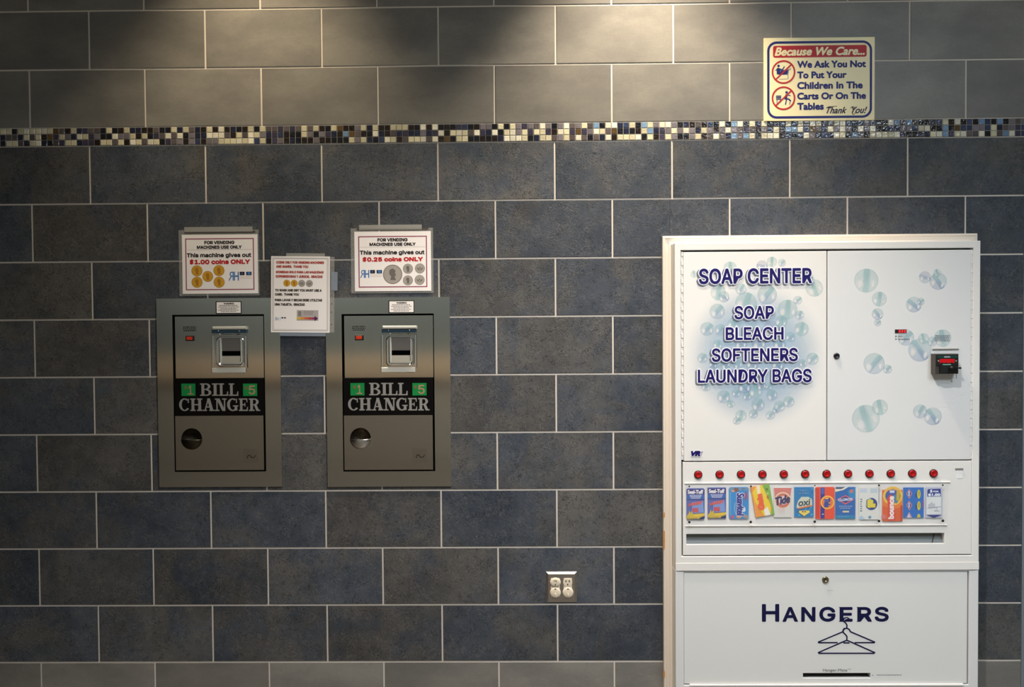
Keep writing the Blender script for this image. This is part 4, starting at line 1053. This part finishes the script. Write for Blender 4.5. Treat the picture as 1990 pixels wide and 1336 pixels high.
c.disc(.86, .28, .07, .14, (160, 76, 116)); c.disc(.17, .93, .08, .06, (190, 74, 122)); c.disc(.5, .93, .14, .05, (206, 150, 122)); c.disc(.86, .93, .12, .06, (160, 140, 130)); c.disc(.74, .7, .1, .08, (206, 220, 240))
c.text('Suavitel', .36, .16, .8, .92, (232, 236, 246), 2.0, .1, -90); c.text('Suavitel', .38, .18, .78, .90, (46, 44, 138), .9, .1, -90)
c.line([(.3, .5), (.27, .7), (.34, .85)], 2, (120, 176, 220)); c.done('softener_card', 'blue softener card with tall navy script and a small picture on top')
c = Card(1463.5, 943.5, 1500.5, 1003.5, (232, 150, 40), 1, 10.0, .0016)
c.poly([(.0, .0), (.3, .0), (.12, .2), (.1, 1), (0, 1)], (240, 152, 60)); c.poly([(.3, 0), (.62, 0), (.74, .3), (.86, .7), (.8, 1), (.45, 1), (.1, .5), (.05, .2)], (236, 206, 30)); c.poly([(.3, 0), (.5, 0), (.45, .3), (.3, .3)], (244, 226, 196))
c.poly([(.62, 0), (1, 0), (1, 1), (.78, 1), (.9, .8), (.88, .6), (.76, .3)], (124, 178, 70)); c.poly([(.48, .8), (.7, .72), (.78, 1), (.5, 1)], (240, 232, 226))
c.text('Gain', .22, .26, .56, .78, (204, 168, 160), 1.6, .1, 90); c.text('Gain', .2, .26, .54, .80, (240, 96, 28), 1.5, .1, 90)
c.disc(.82, .16, .06, .04, (92, 120, 30)); c.disc(.82, .3, .05, .03, (200, 210, 160)); c.disc(.8, .42, .06, .05, (190, 110, 30))
c.done('softener_card', 'tilted yellow, orange and green softener card among the sample cards')
c = Card(1503.9, 948.8, 1538.4, 1006, (216, 212, 206), 0)
c.poly([(.0, .0), (1, .0), (.9, .4), (.86, .3), (.1, .3), (.06, .4)], (212, 122, 112)); c.disc(.5, .42, .47, .28, (232, 206, 170)); c.disc(.5, .43, .40, .245, (204, 112, 96)); c.disc(.52, .42, .26, .15, (226, 200, 196))
c.text('Tide', .06, .24, .92, .60, (48, 42, 92), 1.0, .25, 10); c.sq(.24, .68, .66, .86, (222, 196, 190), 3, 3)
c.done('detergent_card', 'faded pink and white detergent card with navy slanted lettering')
c = Card(1543.5, 947.3, 1581.4, 1005.8, (20, 122, 182), 0)
for k in range(26):
    rr_ = random.Random(k); c.disc(rr_.uniform(.06, .94), rr_.uniform(.04, .96), .05, .03, [(40, 160, 206), (14, 92, 160), (60, 176, 210)][k % 3], 8)
c.sq(.2, .08, .76, .26, (92, 140, 184), 7, 2); c.poly([(.1, .66), (.18, .46), (.36, .32), (.72, .32), (.9, .4), (.92, .62), (.2, .72)], (206, 208, 186))
c.text('oxi', .20, .38, .82, .63, (52, 64, 78), .5, .2, 6); c.poly([(.14, .69), (.93, .58), (.92, .63), (.22, .73)], (216, 118, 72))
c.poly([(.26, .78), (.74, .77), (.80, .83), (.5, .96), (.22, .83)], (232, 206, 90)); c.sq(.34, .79, .68, .86, (128, 88, 84), 3, 1)
c.done('detergent_card', 'teal blue speckled powder card with a cream cloud logo')
c = Card(1584.6, 947.2, 1621.8, 1009.2, (232, 70, 26), 3)
c.box(.02, .03, .2, .97, (206, 48, 28)); c.box(.27, .01, .48, .99, (22, 40, 136)); c.box(.3, .02, .46, .22, (56, 92, 176)); c.disc(.63, .48, .36, .215, (248, 184, 62)); c.disc(.63, .48, .29, .172, (230, 112, 36)); c.disc(.6, .48, .17, .14, (250, 206, 80))
c.text('Tide', .44, .34, .78, .64, (52, 62, 154), 1.2, 0, -90); c.disc(.39, .85, .05, .022, (150, 200, 240)); c.done('detergent_card', 'orange detergent card with a blue stripe and yellow ring')
c = Card(1623.3, 947.2, 1662.4, 1009.1, (20, 96, 172), 0)
c.poly([(0, 0), (.64, 0), (.4, .09), (.0, .15)], (236, 230, 206)); c.poly([(.02, 0), (.5, 0), (.3, .06), (.02, .06)], (52, 66, 100)); c.poly([(.6, .12), (1, .02), (1, .4), (.7, .3)], (24, 134, 190)); c.box(0, .88, 1, 1, (22, 124, 170))
c.disc(.8, .13, .09, .06, (198, 112, 104)); c.poly([(.06, .39), (.5, .25), (.94, .39), (.5, .55)], (206, 92, 104)); c.poly([(.14, .39), (.5, .29), (.86, .39), (.5, .50)], (30, 52, 130))
c.text('CLOROX', .14, .335, .87, .445, (196, 204, 230), .5, 0, 4); c.sq(.14, .58, .88, .70, (134, 158, 204), 5, 2); c.box(.36, .745, .68, .795, (218, 206, 160)); c.sq(.1, .9, .7, .97, (70, 150, 190), 5, 1)
c.done('bleach_card', 'blue bleach card with a red diamond logo')
c = Card(1669.4, 947.4, 1708, 1010.2, (220, 220, 214), 0)
c.box(.04, .04, .4, .17, (196, 204, 220)); c.box(.56, .04, .94, .18, (190, 204, 214)); c.poly([(0, .95), (.1, .86), (.3, .97), (.3, 1), (0, 1)], (176, 196, 214)); c.disc(.54, .93, .08, .045, (104, 150, 184)); c.sq(.05, .35, .17, .78, (130, 132, 136), 3, 6)
c.disc(.62, .52, .30, .19, (32, 60, 134)); c.disc(.52, .5, .2, .15, (196, 214, 218)); c.text('all', .36, .37, .86, .64, (42, 48, 84), 2.0, 0, -90); c.text('all', .40, .38, .83, .63, (226, 206, 60), 1.5, 0, -90)
c.box(.985, .0, 1.0, .5, (84, 76, 128)); c.done('softener_card', 'white softener card with yellow letters on a blue disc')
c = Card(1714.8, 952.2, 1753.8, 1013.6, (216, 90, 26), 0)
c.poly([(0, .3), (1, .3), (1, .55), (.5, .62), (0, .5)], (230, 120, 34)); c.disc(.52, .2, .5, .30, (234, 186, 60)); c.box(-.001, -.0, .0, .0, (0, 0, 0)) if False else None
c.disc(.52, .2, .38, .22, (70, 84, 152)); c.poly([(.0, .0), (1, 0), (1, .02), (0, .02)], (226, 170, 110)); c.poly([(.5, .2), (.86, .1), (.88, .3), (.7, .44), (.56, .4)], (70, 130, 160)); c.box(.70, .03, .86, .35, (202, 166, 30))
c.box(.9, .5, 1, 1, (190, 54, 24)); c.box(.36, .03, .6, .1, (206, 212, 240))
c.poly([(.24, .26), (.4, .15), (.56, .24), (.62, .7), (.66, .96), (.3, .98)], (214, 64, 52)); c.text('bounce', .28, .2, .58, .93, (246, 226, 222), .9, 0, 90); c.disc(.08, .86, .12, .08, (214, 112, 104))
c.done('dryer_sheet_card', 'orange dryer sheet card with tall white letters on red')
c = Card(1755.4, 948, 1795.2, 1007, (18, 104, 190), 0)
for v in (.2, .58, .96):
    t_ = min(v+.17, 1.0); 
    if v < .9:
        c.poly([(.14, v), (.28, v-.16), (.44, v), (.30, v+.18)], (196, 128, 118)); c.poly([(.19, v), (.28, v-.11), (.39, v), (.3, v+.12)], (60, 70, 150)); c.box(.25, v-.08, .31, v+.08, (210, 214, 240)); c.disc(.76, v+.02, .085, .15, (208, 190, 40)); c.disc(.77, v, .035, .08, (176, 156, 22)); c.disc(.62, v+.06, .04, .08, (14, 74, 140))
    else:
        c.poly([(.14, .99), (.28, v-.16), (.44, .99)], (190, 150, 150)); c.poly([(.19, .99), (.27, v-.1), (.35, .99)], (206, 206, 232)); c.poly([(.66, .99), (.69, .9), (.75, .86), (.82, .9), (.84, .99)], (208, 190, 40))
c.box(.965, .42, 1.0, .65, (206, 62, 96)); c.done('bleach_card', 'blue card of three red diamonds and yellow ovals')
c = Card(1798.8, 947.4, 1831.2, 1007, (188, 192, 212), 0)
c.box(.06, .30, .92, .88, (224, 226, 226)); c.poly([(.1, .10), (.16, .06), (.9, .05), (.92, .30), (.1, .31)], (30, 42, 128)); c.text('5', .26, .08, .40, .18, (232, 236, 250), .6); c.text('FOR', .44, .11, .78, .17, (206, 214, 240), .4)
c.text('$1.00', .14, .2, .88, .30, (226, 232, 248), .6); c.poly([(.14, .56), (.3, .52), (.34, .46), (.42, .52), (.56, .54), (.56, .66), (.14, .67)], (190, 192, 200)); c.line([(.14, .67), (.9, .63)], 1.1, (170, 174, 190)); c.line([(.66, .64), (.66, .74)], 1.0, (170, 174, 190)); c.sq(.48, .74, .86, .8, (170, 176, 190), 3, 1)
c.poly([(.02, .9), (.98, .9), (.5, 1.0)], (28, 38, 120)); c.poly([(0, .88), (.06, .88), (.5, .985), (.94, .88), (1, .88), (1, 1), (0, 1)], (222, 222, 222)) if False else None
c.done('price_card', 'blue and grey price card at the strip\'s right end', 'price card')

# ------------------------------------------------------------------ hanger vending machine
hang = thing('hanger_vending_machine', 'white hanger vending machine below the soap machine', 'vending machine', ((HB[0]+HB[1])/2, 0.0, 0.0))
HBr = (HB[0], HB[1], 0.0, HB[3])
ho = rect(1329, 1112, 1882.8, 1332, D_BODY)
g = G(); g.box((HB[0]+.002, HB[1]-.002, .002, HB[3]-.002), -.15, -.05, DARK)
g.frame(HBr, (ho[0], ho[1], ho[2], HB[3]-.0016), -.05, D_BODY, WHITE_R, .0012); g.obj('cabinet', hang)
g = G(); g.frame((ho[0]+.0002, ho[1]-.0002, ho[2]+.0002, HB[3]-.0018), (ho[0]+.012, ho[1]-.012, ho[2]+.012, ho[3]-.012), D_BODY-.030, D_BODY-.0235, GAP_SHADE); g.obj('gap_shade_strip', hang)  # dark ring painting in the shade around the hanger panel
hp = (ho[0]+.0012, ho[1]-.0045, ho[2]+.004, ho[3]-.001); hd = D_BODY-.003
hs = rect(1560.6, 1309, 1691.6, 1318.6, hd)
g = G(); g.frame(hp, hs, hd-.02, hd, mat('hanger_panel', (224, 223, 220), 0.35), .0008); fp = g.obj('front_panel', hang)
g = G(); x0, x1, z0, z1 = hs[0]-.001, hs[1]+.001, hs[2]-.001, hs[3]+.001
g.face([(x0,-(hd-.04),z0+.004), (x1,-(hd-.04),z0+.004), (x1,-(hd-.04),z1+.004), (x0,-(hd-.04),z1+.004)], mat('slot_black', (5, 5, 6), 0.9, 0, 0.0))
g.face([(x0,-(hd-.006),z0), (x1,-(hd-.006),z0), (x1,-(hd-.04),z0+.004), (x0,-(hd-.04),z0+.004)], mat('slot_floor', (92, 90, 86), .5)); g.obj('delivery_slot', hang)
g = G(); g.box((ho[0]+.02, ho[1]-.02, ho[2]-.004, ho[2]+.0035), hd-.01, D_BODY+.004, WHITE, .0015); g.obj('bottom_ledge', hang)
lock(1603.8, 1127, 6.2, hd, fp, mat('brass_lock', (140, 132, 104), 0.3, 0.9), BLACK)
d = hd+.0005; HN = ink((14, 16, 62)); g = G()
cl = [('H', 1479.4, 1515.6, 1174.6), ('A', 1519.6, 1551.8, 1180.4), ('N', 1555.8, 1586, 1180.4), ('G', 1592.2, 1623.6, 1180), ('E', 1630.4, 1657, 1180.4), ('R', 1664.8, 1694.2, 1180.4), ('S', 1699.6, 1727.2, 1180)]
serif_text(g, [(ch, rect(a, t_, b_, 1209, d)) for ch, a, b_, t_ in cl], d, HN, 1.45*PX, 2.4*PX, 1.0*PX, 'grotesk')
g.obj('lettering', fp)
g = G(); W_ = 2.5*PX
def hl(pts): g.line([at(x, y, d+.0004) for x, y in pts], W_, d+.0004, HN)
hl([(1590.4, 1248.6), (1637, 1229), (1640.5, 1223.5), (1645, 1221.4), (1650, 1223.6), (1653, 1228.6), (1699.8, 1248.6)]); hl([(1590.4, 1248.8), (1591, 1249.8), (1627, 1249.8)]); hl([(1662, 1249.8), (1699, 1249.8), (1699.8, 1248.8)]); hl([(1640, 1250.3), (1650, 1250.3)])
hl([(1590.4, 1269), (1642, 1246.5), (1645.6, 1245.2), (1650, 1246.8), (1699.8, 1269), (1698.6, 1270.4), (1591.6, 1270.4), (1590.4, 1269)])
hl([(1645.6, 1222), (1646, 1215.5), (1643.5, 1211.5), (1638.8, 1207.6)]); hl([(1645.6, 1245), (1646, 1238), (1643.5, 1234.5), (1638.6, 1229.8), (1638.4, 1225), (1641, 1221.8)])
g.line([at(x, y, d+.0004) for x, y in ((1638.8, 1207.6), (1638.2, 1204.6), (1641, 1201.6), (1646, 1200.8), (1650, 1203))], W_*.8, d+.0006, HN)
g.line([at(x, y, d+.0004) for x, y in ((1640.8, 1206.4), (1641.6, 1204.4), (1645.6, 1203.4))], .8*PX, d+.0009, mat('hanger_panel', (224, 223, 220)))
g.obj('hanger_picture', fp)
g = G(); GR = ink((128, 128, 128)); g.text('Hanger-Mate', rect(1599, 1300.4, 1646.5, 1307.6, d), d, GR, .15*PX); g.text('TM', rect(1647, 1300.2, 1653.4, 1303, d), d, GR)
p = at(1695.5, 1313.2, d); g.poly([(p[0]-.0025, p[1]), (p[0]+.0025, p[1]-.0025), (p[0]+.0025, p[1]+.0025)], d, ink((110, 110, 112)))
g.squiggle(rect(1700, 1311.6, 1755.6, 1314.8, d), d, ink((140, 140, 142)), 12, 1); g.obj('small_print', fp); g = G(); g.squiggle(rect(1606, 1147.6, 1621, 1149.8, d), d, ink((186, 185, 180)), 4, 1); g.obj('small_print', fp)
